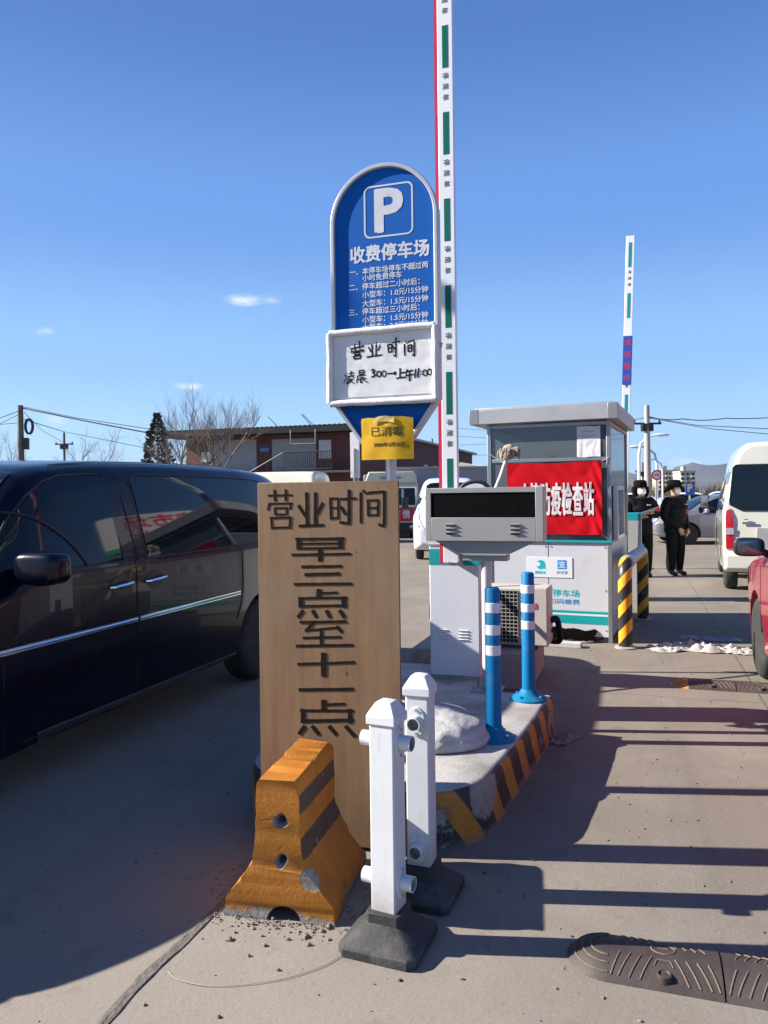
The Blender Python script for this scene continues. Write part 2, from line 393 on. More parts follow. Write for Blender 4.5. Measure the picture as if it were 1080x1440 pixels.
# ------------------------------------------------------------------ ground
def make_ground():
    t = NT('concrete_paving', .85)
    mp = t.N.new('ShaderNodeMapping'); mp.inputs['Rotation'].default_value = (0, 0, PHI); t.link(t.tc.outputs['Object'], mp.inputs[0])
    lane = mp.outputs[0]; X, Y, _ = t.xyz(lane)
    big = t.noise(.35, 6, .6, lane); mid = t.noise(2.2, 8, .68, lane); fine = t.noise(38, 8, .7, lane); drag = t.noise(1.6, 8, .65, lane, (5, .5, 1))
    c = t.ramp(mid, [(.3, (0.1353, 0.1175, 0.0964)), (.5, (0.1597, 0.1399, 0.1162)), (.72, (0.1815, 0.1610, 0.1360))])
    c = t.mix(t.step(big, .45, .62), c, (0.1650, 0.1373, 0.1069))
    c = t.mix(t.math('MULTIPLY', t.step(drag, .5, .72), .38), c, (0.1122, 0.1003, 0.0865))
    c = t.mix(t.math('MULTIPLY', t.step(fine, .58, .7), .35), c, (0.0759, 0.0673, 0.0594))
    # slab joints along and across the lane
    wob = t.math('MULTIPLY', t.math('SUBTRACT', t.noise(5, 5, .7, lane), .5), .05)
    def joint(a, pos, w):
        return t.step(t.math('ABSOLUTE', t.math('ADD', t.math('SUBTRACT', a, pos), wob)), w, w*.35)
    jj = None
    for a, pos, w in ((X, .92, .012), (Y, 6.35, .014), (Y, 12.3, .02), (Y, 18.4, .03), (X, 5.2, .02), (Y, -2.2, .02), (Y, 24.6, .04)):
        d = t.math('ABSOLUTE', t.math('ADD', t.math('SUBTRACT', a, pos), wob))
        j = t.math('SUBTRACT', 1.0, t.math('DIVIDE', d, w, None, True), None, True)
        jj = j if jj is None else t.math('MAXIMUM', jj, j)
    jj = t.math('MULTIPLY', t.math('POWER', jj, .5), t.step(t.noise(2.6, 6, .7, lane), .3, .5))
    c = t.mix(t.math('MULTIPLY', jj, .75), c, (0.0462, 0.0396, 0.0343))
    # dusty dirt band beside the island kerb
    # hairline cracks
    v = t.N.new('ShaderNodeTexVoronoi'); v.feature = 'DISTANCE_TO_EDGE'; v.inputs['Scale'].default_value = .33
    wv = t.N.new('ShaderNodeVectorMath'); wv.operation = 'ADD'; nn = t.N.new('ShaderNodeTexNoise'); nn.inputs['Scale'].default_value = 1.6; nn.inputs['Detail'].default_value = 7; t.link(lane, nn.inputs['Vector'])
    t.link(lane, wv.inputs[0]); t.link(nn.outputs['Color'], wv.inputs[1]); t.link(wv.outputs[0], v.inputs['Vector'])
    crk = t.math('MULTIPLY', t.step(v.outputs['Distance'], .0035, .0005), t.step(t.noise(.5, 3, .5, lane), .5, .62))
    c = t.mix(t.math('MULTIPLY', crk, .7), c, (0.0495, 0.0436, 0.0376))
    # oil and tyre darkening
    oil = t.math('MULTIPLY', t.step(t.noise(.9, 5, .6, lane, (1.2, .35, 1)), .56, .72), .42)
    c = t.mix(oil, c, (0.0825, 0.0759, 0.0686))
    c = t.mix(.10, c, (.30, .25, .18))
    wb = t.math('MULTIPLY', t.math('SUBTRACT', t.noise(.8, 6, .6, lane), .5), 1.6)
    near = t.math('MULTIPLY', t.math('DIVIDE', t.math('SUBTRACT', 3.2, t.math('ADD', t.math('ADD', Y, t.math('MULTIPLY', X, .7)), wb)), 1.8, None, True), .6)
    c = t.mix(near, c, (.268, .236, .204))
    worn = t.math('MULTIPLY', t.math('MULTIPLY', t.math('DIVIDE', t.math('ADD', t.math('ADD', X, t.math('MULTIPLY', wb, .4)), .5), .9, None, True), t.math('DIVIDE', t.math('SUBTRACT', 6.2, t.math('ADD', Y, wb)), 1.6, None, True)), .38)
    c = t.mix(worn, c, (.128, .112, .102))
    # dust and grime swept up along the foot of the kerb, and faint tyre tracks along the lane
    kb = t.math('SUBTRACT', 1.0, t.math('DIVIDE', t.math('ABSOLUTE', t.math('ADD', X, .47)), .24), None, True)
    kb = t.math('MULTIPLY', kb, t.math('MULTIPLY', t.math('GREATER_THAN', Y, 3.3), t.math('LESS_THAN', Y, 6.3)))
    kb = t.math('MULTIPLY', t.math('MULTIPLY', kb, t.step(t.noise(5, 8, .75, lane), .38, .62)), .8)
    c = t.mix(kb, c, (.115, .098, .08))
    for tx in (.28, 1.62, -2.4):
        tm = t.math('SUBTRACT', 1.0, t.math('DIVIDE', t.math('ABSOLUTE', t.math('ADD', t.math('SUBTRACT', X, tx), t.math('MULTIPLY', wb, .12))), .16), None, True)
        tm = t.math('MULTIPLY', t.math('MULTIPLY', tm, t.step(t.noise(3, 7, .7, lane, (4, .3, 1)), .40, .65)), .42)
        c = t.mix(tm, c, (.095, .086, .08))
    st_ = t.math('MULTIPLY', t.step(t.noise(2.9, 3, .5, lane), .66, .71), .4)
    c = t.mix(st_, c, (.09, .08, .072))
    sp1 = t.noise(150, 3, .6, lane); sp2 = t.noise(62, 4, .7, lane); pale = t.noise(.55, 7, .66, lane)
    c = t.mix(t.math('MULTIPLY', t.step(pale, .47, .66), .5), c, (.245, .22, .185))
    c = t.mix(t.math('MULTIPLY', t.step(sp1, .56, .66), .5), c, (.085, .076, .068))
    c = t.mix(t.math('MULTIPLY', t.step(sp2, .58, .68), .55), c, (.27, .245, .21))
    c = t.mix(t.math('MULTIPLY', t.step(t.noise(7, 8, .75, lane), .57, .70), .45), c, (.105, .093, .082))
    t.color(c)
    h = t.math('ADD', t.math('MULTIPLY', fine, .75), t.math('ADD', t.math('MULTIPLY', mid, .5), t.math('MULTIPLY', jj, -.9)))
    t.bump(h, .35, .008)
    m = MB()
    # one sheet to the horizon, finer near the camera with faint undulation
    xs = [-9000, -3000, -900, -300, -100, -40] + [-20 + i*1.0 for i in range(61)] + [60, 100, 300, 900, 3000, 9000]
    ys = [-600, -150, -40, -12] + [-6 + i*1.0 for i in range(60)] + [70, 100, 200, 500, 1200, 3000, 9000]
    vs = [(x, y, 0.0) for y in ys for x in xs]; w = len(xs)
    m.add(vs, [(j*w+i, j*w+i+1, (j+1)*w+i+1, (j+1)*w+i) for j in range(len(ys)-1) for i in range(w-1)])
    tag(m.build('ground', t.m, smooth=0), kind='structure')
make_ground()

# broken slab joint running down the lane: a shallow ragged trench of crumbled concrete
def make_joint():
    m = MB()
    def fn(i, j):
        v = 1.2 + 1.75*j; w = .014 + .016*(1-j) + .010*noise.noise((v*7, 0, 1)); c = -1.556 + .022*noise.noise((v*2.5, 3, 0)) + (.02 if j > .9 else 0)
        e = abs(i*2-1); a = noise.noise((i*6, v*16, 0)); b = noise.noise((i*16, v*50, 5))
        z = .004 + .0022*(noise.noise((i*1.3, v*9, 0)) + noise.noise((i*4, v*31, 5)))*(1-e**3)
        if e > .99: z = -.004
        return L(c + (i-.5)*2*w, v, z)
    m.grid(fn, 14, 240)
    tag(m.build('ground_joint', mat('crumbled_joint', (.125, .11, .094), .95, 0, .4, 26, .7, 45, dirt=(.20, .18, .155), dscale=12, damt=.7), smooth=30), kind='structure')
make_joint()

def rock(mb, c, r, mi=0):
    s = random.random()*100
    mb.ball(c, (r*random.uniform(.7, 1.2), r*random.uniform(.7, 1.2), r*random.uniform(.45, .8)), 7, 5, mi, lambda p: p + (p-Vector(c))*.55*noise.noise((p-Vector(c))/r*1.1 + Vector((s, 0, 0))))

# ------------------------------------------------------------------ traffic island
ISL = .27
def island_outline():
    def arc(cu, cv, r, a0, a1, n=9): return [(cu + r*cos(radians(a0+(a1-a0)*i/n)), cv + r*sin(radians(a0+(a1-a0)*i/n))) for i in range(n+1)]
    o = []
    o += arc(-1.55, 3.62, .33, 180, 270)               # front left corner
    o += arc(-1.02, 3.66, .37, 270, 352)               # front right corner
    o += [(-.60, 4.1), (-.555, 4.6), (-.515, 5.14)]
    o += [(-.70, 5.15), (-1.0, 5.16), (-1.0, 5.85), (-1.88, 5.85)]
    return o
def make_island():
    o = island_outline()
    dense = []
    for i, (a, b) in enumerate(zip(o, o[1:]+o[:1])):
        n = max(1, int(math.dist(a, b)/.05)); dense += [(a[0]+(b[0]-a[0])*k/n, a[1]+(b[1]-a[1])*k/n) for k in range(n)]
    n = len(dense); per = [0]
    for i in range(n): per.append(per[-1] + math.dist(dense[i], dense[(i+1) % n]))
    m = MB(); m.uvs = []
    cx, cy = -1.2, 4.4
    rings = [(0, 0.0), (0, .06), (.002, .13), (0, .2), (.004, .245), (.016, ISL-.008), (.035, ISL)]
    for off, z in rings:
        for i, (u, v) in enumerate(dense):
            a, b = dense[i-1], dense[(i+1) % n]; t = Vector((b[0]-a[0], b[1]-a[1])).normalized(); nx, ny = t.y, -t.x
            chip = .012*max(0, noise.noise((u*7, v*7, z*9))-.1) if z > .03 else 0
            bite = .06*max(0, noise.noise((u*9+4, v*9, 2))-.38) if z > .2 and off < .05 else 0
            d = off + chip + bite
            zz = z - (.02*max(0, noise.noise((u*9, v*9, 7))-.3) if .2 < z else 0)
            m.v.append(tuple(L(u - nx*d, v - ny*d, zz)))
            m.uvs.append((per[i], z + off*.4))
    k = len(rings)
    for r in range(k-1):
        for i in range(n):
            j = (i+1) % n
            m.f.append((r*n+i, r*n+j, (r+1)*n+j, (r+1)*n+i)); m.m.append(0 if r < 5 else 1)
    m.f.append(tuple((k-1)*n+i for i in range(n))); m.m.append(1)
    # kerb paint: slanted yellow and black bands, bare concrete where it is knocked off
    t = NT('kerb_hazard_paint', .6)
    uvn = t.tc.outputs['UV']; U, V, _ = t.xyz(uvn)
    s = t.math('ADD', U, t.math('MULTIPLY', V, .75))
    st = t.math('FRACT', t.math('DIVIDE', t.math('ADD', s, .075), .29))
    band = t.math('GREATER_THAN', st, .46)
    ob = t.tc.outputs['Object']
    wear = t.noise(9, 8, .7); wear2 = t.noise(2.4, 6, .6)
    y = t.ramp(wear, [(.3, (.30, .115, .014)), (.6, (.44, .18, .016)), (.8, (.42, .21, .05))])
    bl = t.ramp(wear, [(.3, (.014, .013, .014)), (.75, (.04, .036, .034))])
    c = t.mix(band, y, bl)
    bare = t.ramp(t.noise(22, 6, .7), [(.3, (.16, .15, .14)), (.7, (.28, .265, .25))])
    gone = t.math('MAXIMUM', t.step(t.math('ADD', t.math('MULTIPLY', wear, .45), t.math('MULTIPLY', wear2, .6)), .575, .60), 0)
    # the big knocked-off patch on the nose corner
    pu = t.math('MULTIPLY', t.math('SUBTRACT', U, per_at(dense, per, (-.67, 3.56))), 7.2); pv = t.math('MULTIPLY', t.math('SUBTRACT', V, .2), 8.6)
    dd = t.math('SQRT', t.math('ADD', t.math('MULTIPLY', pu, pu), t.math('MULTIPLY', pv, pv)))
    dd = t.math('ADD', dd, t.math('MULTIPLY', t.math('SUBTRACT', t.noise(8, 6, .7), .5), 1.3))
    gone = t.math('MAXIMUM', gone, t.step(dd, 1.02, .92))
    gone = t.math('MAXIMUM', gone, t.step(t.math('ADD', V, t.math('MULTIPLY', t.math('SUBTRACT', wear, .5), .12)), .262, .285))
    c = t.mix(gone, c, bare)
    mud = t.step(t.math('ADD', V, t.math('MULTIPLY', t.math('SUBTRACT', wear2, .5), .12)), .05, -.01)
    c = t.mix(t.math('MULTIPLY', mud, .7), c, (.2, .18, .155)); t.color(c)
    t.bump(t.math('ADD', t.math('MULTIPLY', gone, -1.0), t.math('MULTIPLY', t.noise(45, 6, .7), .5)), .7, .008)
    t2 = NT('kerb_top_whitewash', .85)
    a = t2.noise(5, 8, .68); b = t2.noise(1.5, 5, .6); f = t2.noise(60, 6, .7)
    c = t2.ramp(a, [(.3, (.32, .30, .275)), (.55, (.44, .425, .40)), (.8, (.52, .51, .49))])
    c = t2.mix(t2.math('MULTIPLY', t2.step(b, .5, .66), .75), c, (.17, .15, .125))
    c = t2.mix(t2.math('MULTIPLY', t2.step(f, .55, .7), .5), c, (.22, .2, .17)); t2.color(c); t2.bump(t2.math('ADD', f, a), .5, .006)
    o_ = m.build('traffic_island', [t.m, t2.m], smooth=35)
    tag(o_, 'raised concrete traffic island with whitewashed top and black and yellow striped kerb', 'traffic island')
def per_at(dense, per, q):
    i = min(range(len(dense)), key=lambda k: math.dist(dense[k], q)); return per[i]
make_island()

# ------------------------------------------------------------------ concrete barrier
def make_barrier():
    rz = radians(-11.5); o = Vector((-.416, 2.885, 0))
    root = thing('concrete_barrier', o, rz, 'orange concrete barrier block with black stripes in front of the plywood board', 'barrier')
    half = [(.0, .0)]
    prof = [(.222, .0), (.225, .05), (.19, .10), (.145, .155), (.110, .215), (.093, .285), (.087, .40), (.082, .505), (.070, .53)]
    poly = prof + [(-x, z) for x, z in prof[::-1]]
    pl = catmull([(x, z) for x, z in prof], 4); poly = pl + [(-x, z) for x, z in pl[::-1]]
    m = MB(); Ln = .50; n = len(poly); K = 26
    for k in range(K+1):
        y = Ln*k/K
        for x, z in poly:
            q = Vector((x, y, z)); e = min(1, min(k, K-k)/1.2)
            ch = .011*noise.noise(q*14) + .009*noise.noise(q*30)
            edge = max(0, noise.noise(q*13 + Vector((3, 1, 0)))-.05)*.045 if (k in (0, K) or abs(z-.53) < .012 or z < .07) else 0
            s = 1 - (edge + abs(ch)*.4)/.2
            m.v.append((x*s, y + (edge*.6 if k == 0 else -edge*.6 if k == K else 0) + .004*noise.noise(q*20), z - edge*.5 + ch*.25 if z > .02 else z))
    for k in range(K):
        for i in range(n): m.f.append((k*n+i, k*n+(i+1) % n, (k+1)*n+(i+1) % n, (k+1)*n+i)); m.m.append(0)
    # end caps as centre strips (left-right mirrored profile)
    h = n//2
    for base, flip in ((0, 0), (K*n, 1)):
        for i in range(h-1):
            q = (base+i, base+i+1, base+n-2-i, base+n-1-i); m.f.append(q if not flip else q[::-1]); m.m.append(0)
    t = NT('orange_barrier_paint', .65)
    X, Y, Z = t.xyz()
    w = t.noise(7, 8, .7); w2 = t.noise(24, 7, .7); w3 = t.noise(2.4, 5, .6)
    c = t.ramp(w, [(.3, (.26, .084, .004)), (.5, (.37, .128, .004)), (.72, (.44, .17, .012))])
    c = t.mix(t.math('MULTIPLY', t.step(w3, .5, .7), .5), c, (.29, .125, .03))
    # two black slanted stripes painted on the right hand side face
    s = t.math('ADD', Z, t.math('MULTIPLY', Y, .05))
    s = t.math('ADD', s, t.math('MULTIPLY', t.math('SUBTRACT', w2, .5), .012))
    def bandf(a, b): return t.math('MULTIPLY', t.math('GREATER_THAN', s, a), t.math('LESS_THAN', s, b))
    side = t.math('MULTIPLY', t.math('GREATER_THAN', X, .066), t.math('MULTIPLY', t.math('LESS_THAN', Z, .512), t.math('GREATER_THAN', Y, .012)))
    blk = t.math('MULTIPLY', t.math('MAXIMUM', bandf(.398, .474), bandf(.232, .312)), side)
    c = t.mix(t.math('MULTIPLY', blk, .95), c, t.ramp(w2, [(.3, (.02, .019, .02)), (.75, (.055, .05, .05))]))
    conc = t.ramp(t.noise(40, 6, .7), [(.3, (.12, .11, .10)), (.7, (.26, .24, .22))])
    chip = t.math('MAXIMUM', t.step(t.math('ADD', t.math('MULTIPLY', w2, .55), t.math('MULTIPLY', w, .5)),   .625, .645), t.math('MULTIPLY', t.step(t.math('ADD', Z, t.math('MULTIPLY', t.math('SUBTRACT', w2, .5), .10)), .545, .555), 1.0))
    foot = t.step(t.math('ADD', Z, t.math('MULTIPLY', t.math('SUBTRACT', w, .5), .16)), .04, .02)
    # one knocked-off patch near the right toe
    px = t.math('DIVIDE', t.math('SUBTRACT', X, .135), .05); pz = t.math('DIVIDE', t.math('SUBTRACT', Z, .165), .045); py = t.math('DIVIDE', Y, .06)
    pd = t.math('ADD', t.math('ADD', t.math('MULTIPLY', px, px), t.math('MULTIPLY', pz, pz)), t.math('MULTIPLY', py, py))
    pd = t.math('ADD', pd, t.math('MULTIPLY', t.math('SUBTRACT', w2, .5), 1.4))
    chip = t.math('MAXIMUM', t.math('MAXIMUM', chip, foot), t.step(pd, 1.0, .8))
    c = t.mix(chip, c, conc); t.color(c)
    t.bump(t.math('ADD', t.math('MULTIPLY', chip, -.8), t.math('MULTIPLY', t.noise(60, 6, .7), .6)), .75, .006)
    hole = mat('barrier_hole_concrete', (.2, .185, .17), .95, 0, .4, 40, .8, 60)
    b = m.build('block', [t.m, hole], root, smooth=45)
    cut = MB()
    for z in (.375, .225):
        s = random.random()*9
        cut.lathe([(.001, -.05), (.034, -.05), (.034, -.004), (.026, .010), (.017, .022), (.016, .12), (.001, .12)], 18, (.012, 0, z), 'y')
    cut.v = [tuple(Vector(p) + Vector((noise.noise(Vector(p)*30), 0, noise.noise(Vector(p)*30+Vector((9, 0, 0)))))*.014) if p[1] < .02 else p for p in cut.v]
    cut.lathe([(.001, -.1), (.075, -.1), (.07, .0), (.05, .9), (.001, .9)], 20, (.02, 0, -.012), 'y')
    boolean(b, cut)
    b.data.materials.clear(); b.data.materials.append(t.m); b.data.materials.append(hole)
    for p in b.data.polygons:
        c = p.center
        dq = min((c.x-.012)**2+(c.z-.375)**2, (c.x-.012)**2+(c.z-.225)**2)
        p.material_index = 1 if (c.y < .125 and max(min((b.data.vertices[i].co.x-.012)**2+(b.data.vertices[i].co.z-zz)**2 for zz in (.375, .225)) for i in p.vertices) < .046**2) or ((c.x-.02)**2+c.z**2 < .0056 and c.y > 0.01) else 0
    # crumbled concrete round its foot
    r = MB()
    for i in range(260):
        a = random.random()
        side = random.random()
        if side < .62: x, y = random.gauss(.04, .17), -abs(random.gauss(0, .035)) + .0
        elif side < .8: x, y = .235 + abs(random.gauss(0, .03)), random.uniform(-.02, .5)
        else: x, y = -.235 - abs(random.gauss(0, .05)), random.uniform(-.1, .4)
        p = o + Matrix.Rotation(rz, 3, 'Z') @ Vector((x, y, 0))
        sz = random.choice([.002, .003, .003, .004, .005, .007]) * (1.5 if random.random() < .06 else 1)
        rock(r, (p.x, p.y, sz*.25 + max(0, .012 - abs(y)*.2)*random.random()), sz)
    tag(r.build('rubble', mat('rubble_bits', (.17, .15, .13), .95, 0, .4, 30, .4, 60), smooth=50), kind='stuff')
    # loose pebbles one can count
    for (px, py, sz) in [(322, 1322, .012), (372, 1330, .010), (350, 1345, .008), (405, 1322, .009), (462, 1322, .009), (392, 1365, .007), (434, 1330, .010), (330, 1312, .007), (462, 1305, .012), (430, 1318, .013), (452, 1310, .011)]:
        p = G(px, py); q = MB(); rock(q, (0, 0, sz*.4), sz)
        tag(q.build('pebble', MATS['rubble_bits'], loc=p, smooth=60), 'grey concrete crumb on the ground before the orange barrier', 'pebble', 'concrete crumbs by the orange barrier')
make_barrier()

# ------------------------------------------------------------------ plywood opening hours board
def make_board():
    o = L(-1.33, 3.235, 0); rz = -PHI
    t = NT('plywood', .6)
    g1 = t.noise(3.2, 8, .65, None, (5.5, 5.5, .55)); g2 = t.noise(2.0, 6, .6); g3 = t.noise(30, 6, .7, None, (9, 9, .5)); st = t.noise(1.1, 5, .6, None, (2, 2, .8))
    c = t.ramp(g1, [(.3, (.130, .068, .030)), (.5, (.172, .095, .044)), (.72, (.212, .124, .060))])
    c = t.mix(t.math('MULTIPLY', t.step(g2, .45, .7), .5), c, (.19, .135, .096))
    c = t.mix(t.math('MULTIPLY', t.step(g3, .58, .72), .3), c, (.095, .056, .034))
    c = t.mix(t.math('MULTIPLY', t.step(st, .54, .7), .45), c, (.11, .078, .055))
    Xb, Yb, Zb = t.xyz()
    sm = t.noise(1.7, 7, .7, None, (3.2, 3.2, .5))
    c = t.mix(t.math('MULTIPLY', t.step(sm, .54, .68), .5), c, (.088, .055, .035))
    low = t.step(t.math('ADD', Zb, t.math('MULTIPLY', t.math('SUBTRACT', sm, .5), .7)), .40, .05)
    c = t.mix(t.math('MULTIPLY', low, .5), c, (.075, .052, .036))
    c = t.mix(t.step(t.noise(16, 3, .5), .73, .76), c, (.06, .032, .018))
    t.color(c); t.bump(g3, .25, .003)
    m = MB(); W0, W1, H = -.343, .345, 1.66
    m.prism([(W0, .02), (W1, .02), (W1, H), (W0, H)], 0, .014)
    root = m.build('plywood_sign_board', t.m, loc=o, rz=rz, bevel=.002)
    tag(root, 'tall brown plywood board with black hand painted opening hours', 'sign board')
    s = MB()
    def C(pts, w):
        pp = [PL(340 + x/3.6, 660 + y/3.6, o, rz, 0) for x, y in pts]; stroke(s, pp, w/3.6*3.35/1080, -.0008)
    for pts, w in [([(132,133),(255,130)],10),([(165,103),(168,160)],11),([(222,101),(222,160)],11),([(138,175),(255,172)],10),([(140,170),(131,207)],10),([(250,170),(244,203)],10),
        ([(162,196),(232,195)],9),([(166,196),(169,230)],9),([(228,193),(226,230)],9),([(166,228),(230,227)],9),([(143,246),(252,243)],10),([(149,243),(153,302)],11),([(246,242),(242,300)],11),([(150,296),(246,293)],10),
        ([(328,116),(331,286)],17),([(372,116),(373,282)],17),([(286,182),(322,238)],16),([(411,168),(380,228)],16),([(288,287),(414,282)],15),
        ([(447,143),(452,255)],11),([(444,148),(492,147)],11),([(488,147),(488,252)],11),([(450,196),(488,195)],9),([(450,248),(492,246)],10),([(500,150),(580,147)],12),([(543,102),(543,276)],16),([(548,274),(494,268)],14),([(501,188),(526,230)],15),
        ([(602,116),(603,273)],13),([(611,105),(634,126)],11),([(638,119),(726,112)],12),([(721,112),(720,280)],14),([(722,288),(692,278)],13),([(638,152),(640,237)],11),([(636,157),(692,155)],10),([(690,153),(688,234)],11),([(640,195),(688,194)],9),([(638,233),(692,231)],10),
        ([(272,354),(518,350)],14),([(284,377),(510,374)],11),([(278,401),(515,397)],12),([(288,345),(288,405)],27),([(500,345),(500,403)],29),([(253,433),(552,428)],13),([(397,396),(397,466)],25),
        ([(302,493),(508,490)],14),([(318,533),(498,528)],16),([(265,581),(558,579)],14),
        ([(390,605),(390,648)],27),([(400,627),(483,623)],12),([(286,653),(533,649)],13),([(290,693),(530,689)],13),([(299,646),(299,700)],27),([(518,645),(518,700)],27),([(311,713),(284,752)],19),([(357,713),(379,750)],19),([(427,713),(448,750)],20),([(495,713),(520,750)],20),
        ([(294,774),(530,770)],14),([(366,776),(321,820)],15),([(322,817),(490,800)],11),([(479,794),(507,824)],19),([(403,812),(403,890)],17),([(308,853),(504,849)],13),([(274,894),(565,890)],15),
        ([(282,986),(571,976)],14),([(415,928),(415,1049)],29),([(288,1115),(566,1113)],17),
        ([(415,1165),(415,1216)],27),([(424,1191),(524,1187)],14),([(296,1221),(567,1222)],14),([(300,1274),(566,1269)],18),([(310,1212),(310,1284)],25),([(548,1212),(548,1285)],24),
        ([(321,1298),(289,1340)],21),([(354,1298),(392,1342)],20),([(441,1298),(480,1345)],21),([(524,1298),(573,1352)],22)]: C(pts, w)
    s.build('lettering', M_ink, root, smooth=0)
make_board()

# ------------------------------------------------------------------ white fence posts on rubber feet
def make_post(loc, rz, rzfoot, label, brackets, topz):
    root = thing('fence_post', loc, rz, label, 'post', 'white plastic fence posts on black rubber feet')
    h = .048
    b = MB(); b.box(-h, h, -h, h, .085, topz-.075); b.build('shaft', M_postplastic, root, bevel=.006)
    c = MB(); e = h + .008
    c.box(-e, e, -e, e, topz-.085, topz-.055)
    vs = [(-e,-e,topz-.055),(e,-e,topz-.055),(e,e,topz-.055),(-e,e,topz-.055),(-h,-h,topz-.04),(h,-h,topz-.04),(h,h,topz-.04),(-h,h,topz-.04)]
    c.add(vs, [(0,1,5,4),(1,2,6,5),(2,3,7,6),(3,0,4,7)])
    q = .03; vs2 = [(-h,-h,topz-.04),(h,-h,topz-.04),(h,h,topz-.04),(-h,h,topz-.04),(-q,-q,topz-.01),(q,-q,topz-.01),(q,q,topz-.01),(-q,q,topz-.01),(0,0,topz)]
    c.add(vs2, [(0,1,5,4),(1,2,6,5),(2,3,7,6),(3,0,4,7),(4,5,8),(5,6,8),(6,7,8),(7,4,8)])
    c.build('cap', M_postplastic, root, bevel=.003, smooth=30)
    for (ax, sgn, z) in brackets:
        k = MB()
        d = Vector((sgn, 0, 0)) if ax == 'x' else Vector((0, sgn, 0)); side = Vector((0, 1, 0)) if ax == 'x' else Vector((1, 0, 0))
        p = d*h + Vector((0, 0, z))
        # oval flange, then a short open sleeve
        for (ra, rb, d0, d1) in ((.036, .06, 0, .006),):
            poly = [(ra*cos(2*pi*i/28), rb*sin(2*pi*i/28)) for i in range(28)]
            n = len(poly)
            k.add([p + side*x + Vector((0, 0, y)) + d*d0 for x, y in poly] + [p + side*x*.92 + Vector((0, 0, y*.95)) + d*d1 for x, y in poly],
                  [tuple(range(n)), tuple(range(2*n-1, n-1, -1))] + [(i, (i+1) % n, (i+1) % n+n, i+n) for i in range(n)])
        rr = [(.027, .004), (.027, .05), (.0235, .05), (.0235, .012), (.001, .012)]
        vs, fs = [], []; n = 20
        for r, t in rr: vs += [p + d*t + side*(r*cos(2*pi*i/n)) + Vector((0, 0, r*sin(2*pi*i/n))) for i in range(n)]
        for j in range(len(rr)-1): fs += [(j*n+i, j*n+(i+1) % n, (j+1)*n+(i+1) % n, (j+1)*n+i) for i in range(n)]
        k.add(vs[:3*n], fs[:2*n]); k.add(vs[2*n:], [tuple(x for x in f) for f in [(j*n+i, j*n+(i+1) % n, (j+1)*n+(i+1) % n, (j+1)*n+i) for j in range(2) for i in range(n)]], 1)
        for s2 in (-1, 1): k.cyl(p + Vector((0, 0, .046*s2)) + d*.004, p + Vector((0, 0, .046*s2)) + d*.011, .006, None, 8, 2)
        k.build('rail_bracket', [M_whiteplastic, M_steel, M_galv], root, smooth=40)
    f = MB(); R = Matrix.Rotation(rzfoot - rz, 3, 'Z')
    def ring(s, z, cc=.82):
        a = s*cc; return [R @ Vector((x, y, z)) for x, y in ((-a,-s),(a,-s),(s,-a),(s,a),(a,s),(-a,s),(-s,a),(-s,-a))]
    rs = [ring(.142, 0), ring(.145, .004), ring(.145, .03), ring(.137, .038), ring(.075, .085), ring(.066, .092), ring(.066, .128), ring(.06, .13)]
    f.add([v for r in rs for v in r], [(j*8+i, j*8+(i+1) % 8, (j+1)*8+(i+1) % 8, (j+1)*8+i) for j in range(len(rs)-1) for i in range(8)] + [tuple(range(8))[::-1], tuple(range(56, 64))])
    f.build('rubber_foot', M_rubber, root, bevel=.005, smooth=30)
    return root
make_post((-.005*0 + .0, 2.745, 0), radians(-26), radians(-22), 'white fence post on a black rubber foot, nearest the camera', [('x', 1, .72), ('x', -1, .72), ('x', 1, .225), ('x', -1, .225)], .872)
make_post((.135, 3.08, 0), radians(-20), radians(-20), 'white fence post standing between the striped kerb and another white post', [('y', -1, .70), ('y', -1, .20)], .885)

# ------------------------------------------------------------------ blue and white bollards
M_blue = mat('bollard_blue', (.002, .135, .33), .5, 0, .08, 5, .05, 50, dirt=(.12, .15, .17), dscale=7, damt=.65, spec=.2)
M_bluefoot = mat('bollard_foot_blue', (.002, .15, .30), .55, 0, .1, 5, .1, 50, dirt=(.14, .16, .16), dscale=8, damt=.5, spec=.2)
M_reflw = mat('reflective_white', (.66, .67, .70), .35, 0, .04, 30, .1, 200)
def make_bollard(loc, label, H=.82, r=.041, bands=((.08, .135), (.2, .255), (.31, .365)), first=True, grp='blue and white flexible bollards'):
    root = thing('bollard', loc, 0, label, 'bollard', grp)
    b = MB(); b.lathe([(r+.004, .03), (r+.002, .08), (r, H-.012), (r-.006, H-.002), (r-.012, H), (.001, H)], 28); b.build('tube', M_blue, root)
    for a, c in bands:
        q = MB(); q.lathe([(r+.0005, H-c), (r+.0025, H-c+.002), (r+.0025, H-a-.002), (r+.0005, H-a)], 28); q.build('reflective_band', M_reflw, root)
    f = MB(); f.lathe([(.115, .0), (.117, .012), (.108, .02), (.07, .034), (.052, .062), (.046, .07), (.001, .07)], 32)
    for i in range(4):
        a = radians(45+90*i); p = Vector((.09*cos(a), .09*sin(a), .02)); f.cyl(p, p+Vector((0, 0, .016)), .011, None, 6)
    f.build('foot', M_bluefoot, root, bevel=.0015)
    return root
make_bollard(L(-.735, 4.14, ISL-.002), 'blue and white bollard on the island beside the white sandbag')
make_bollard(L(-.655, 4.985, ISL-.002), 'blue and white bollard at the back corner of the striped island')

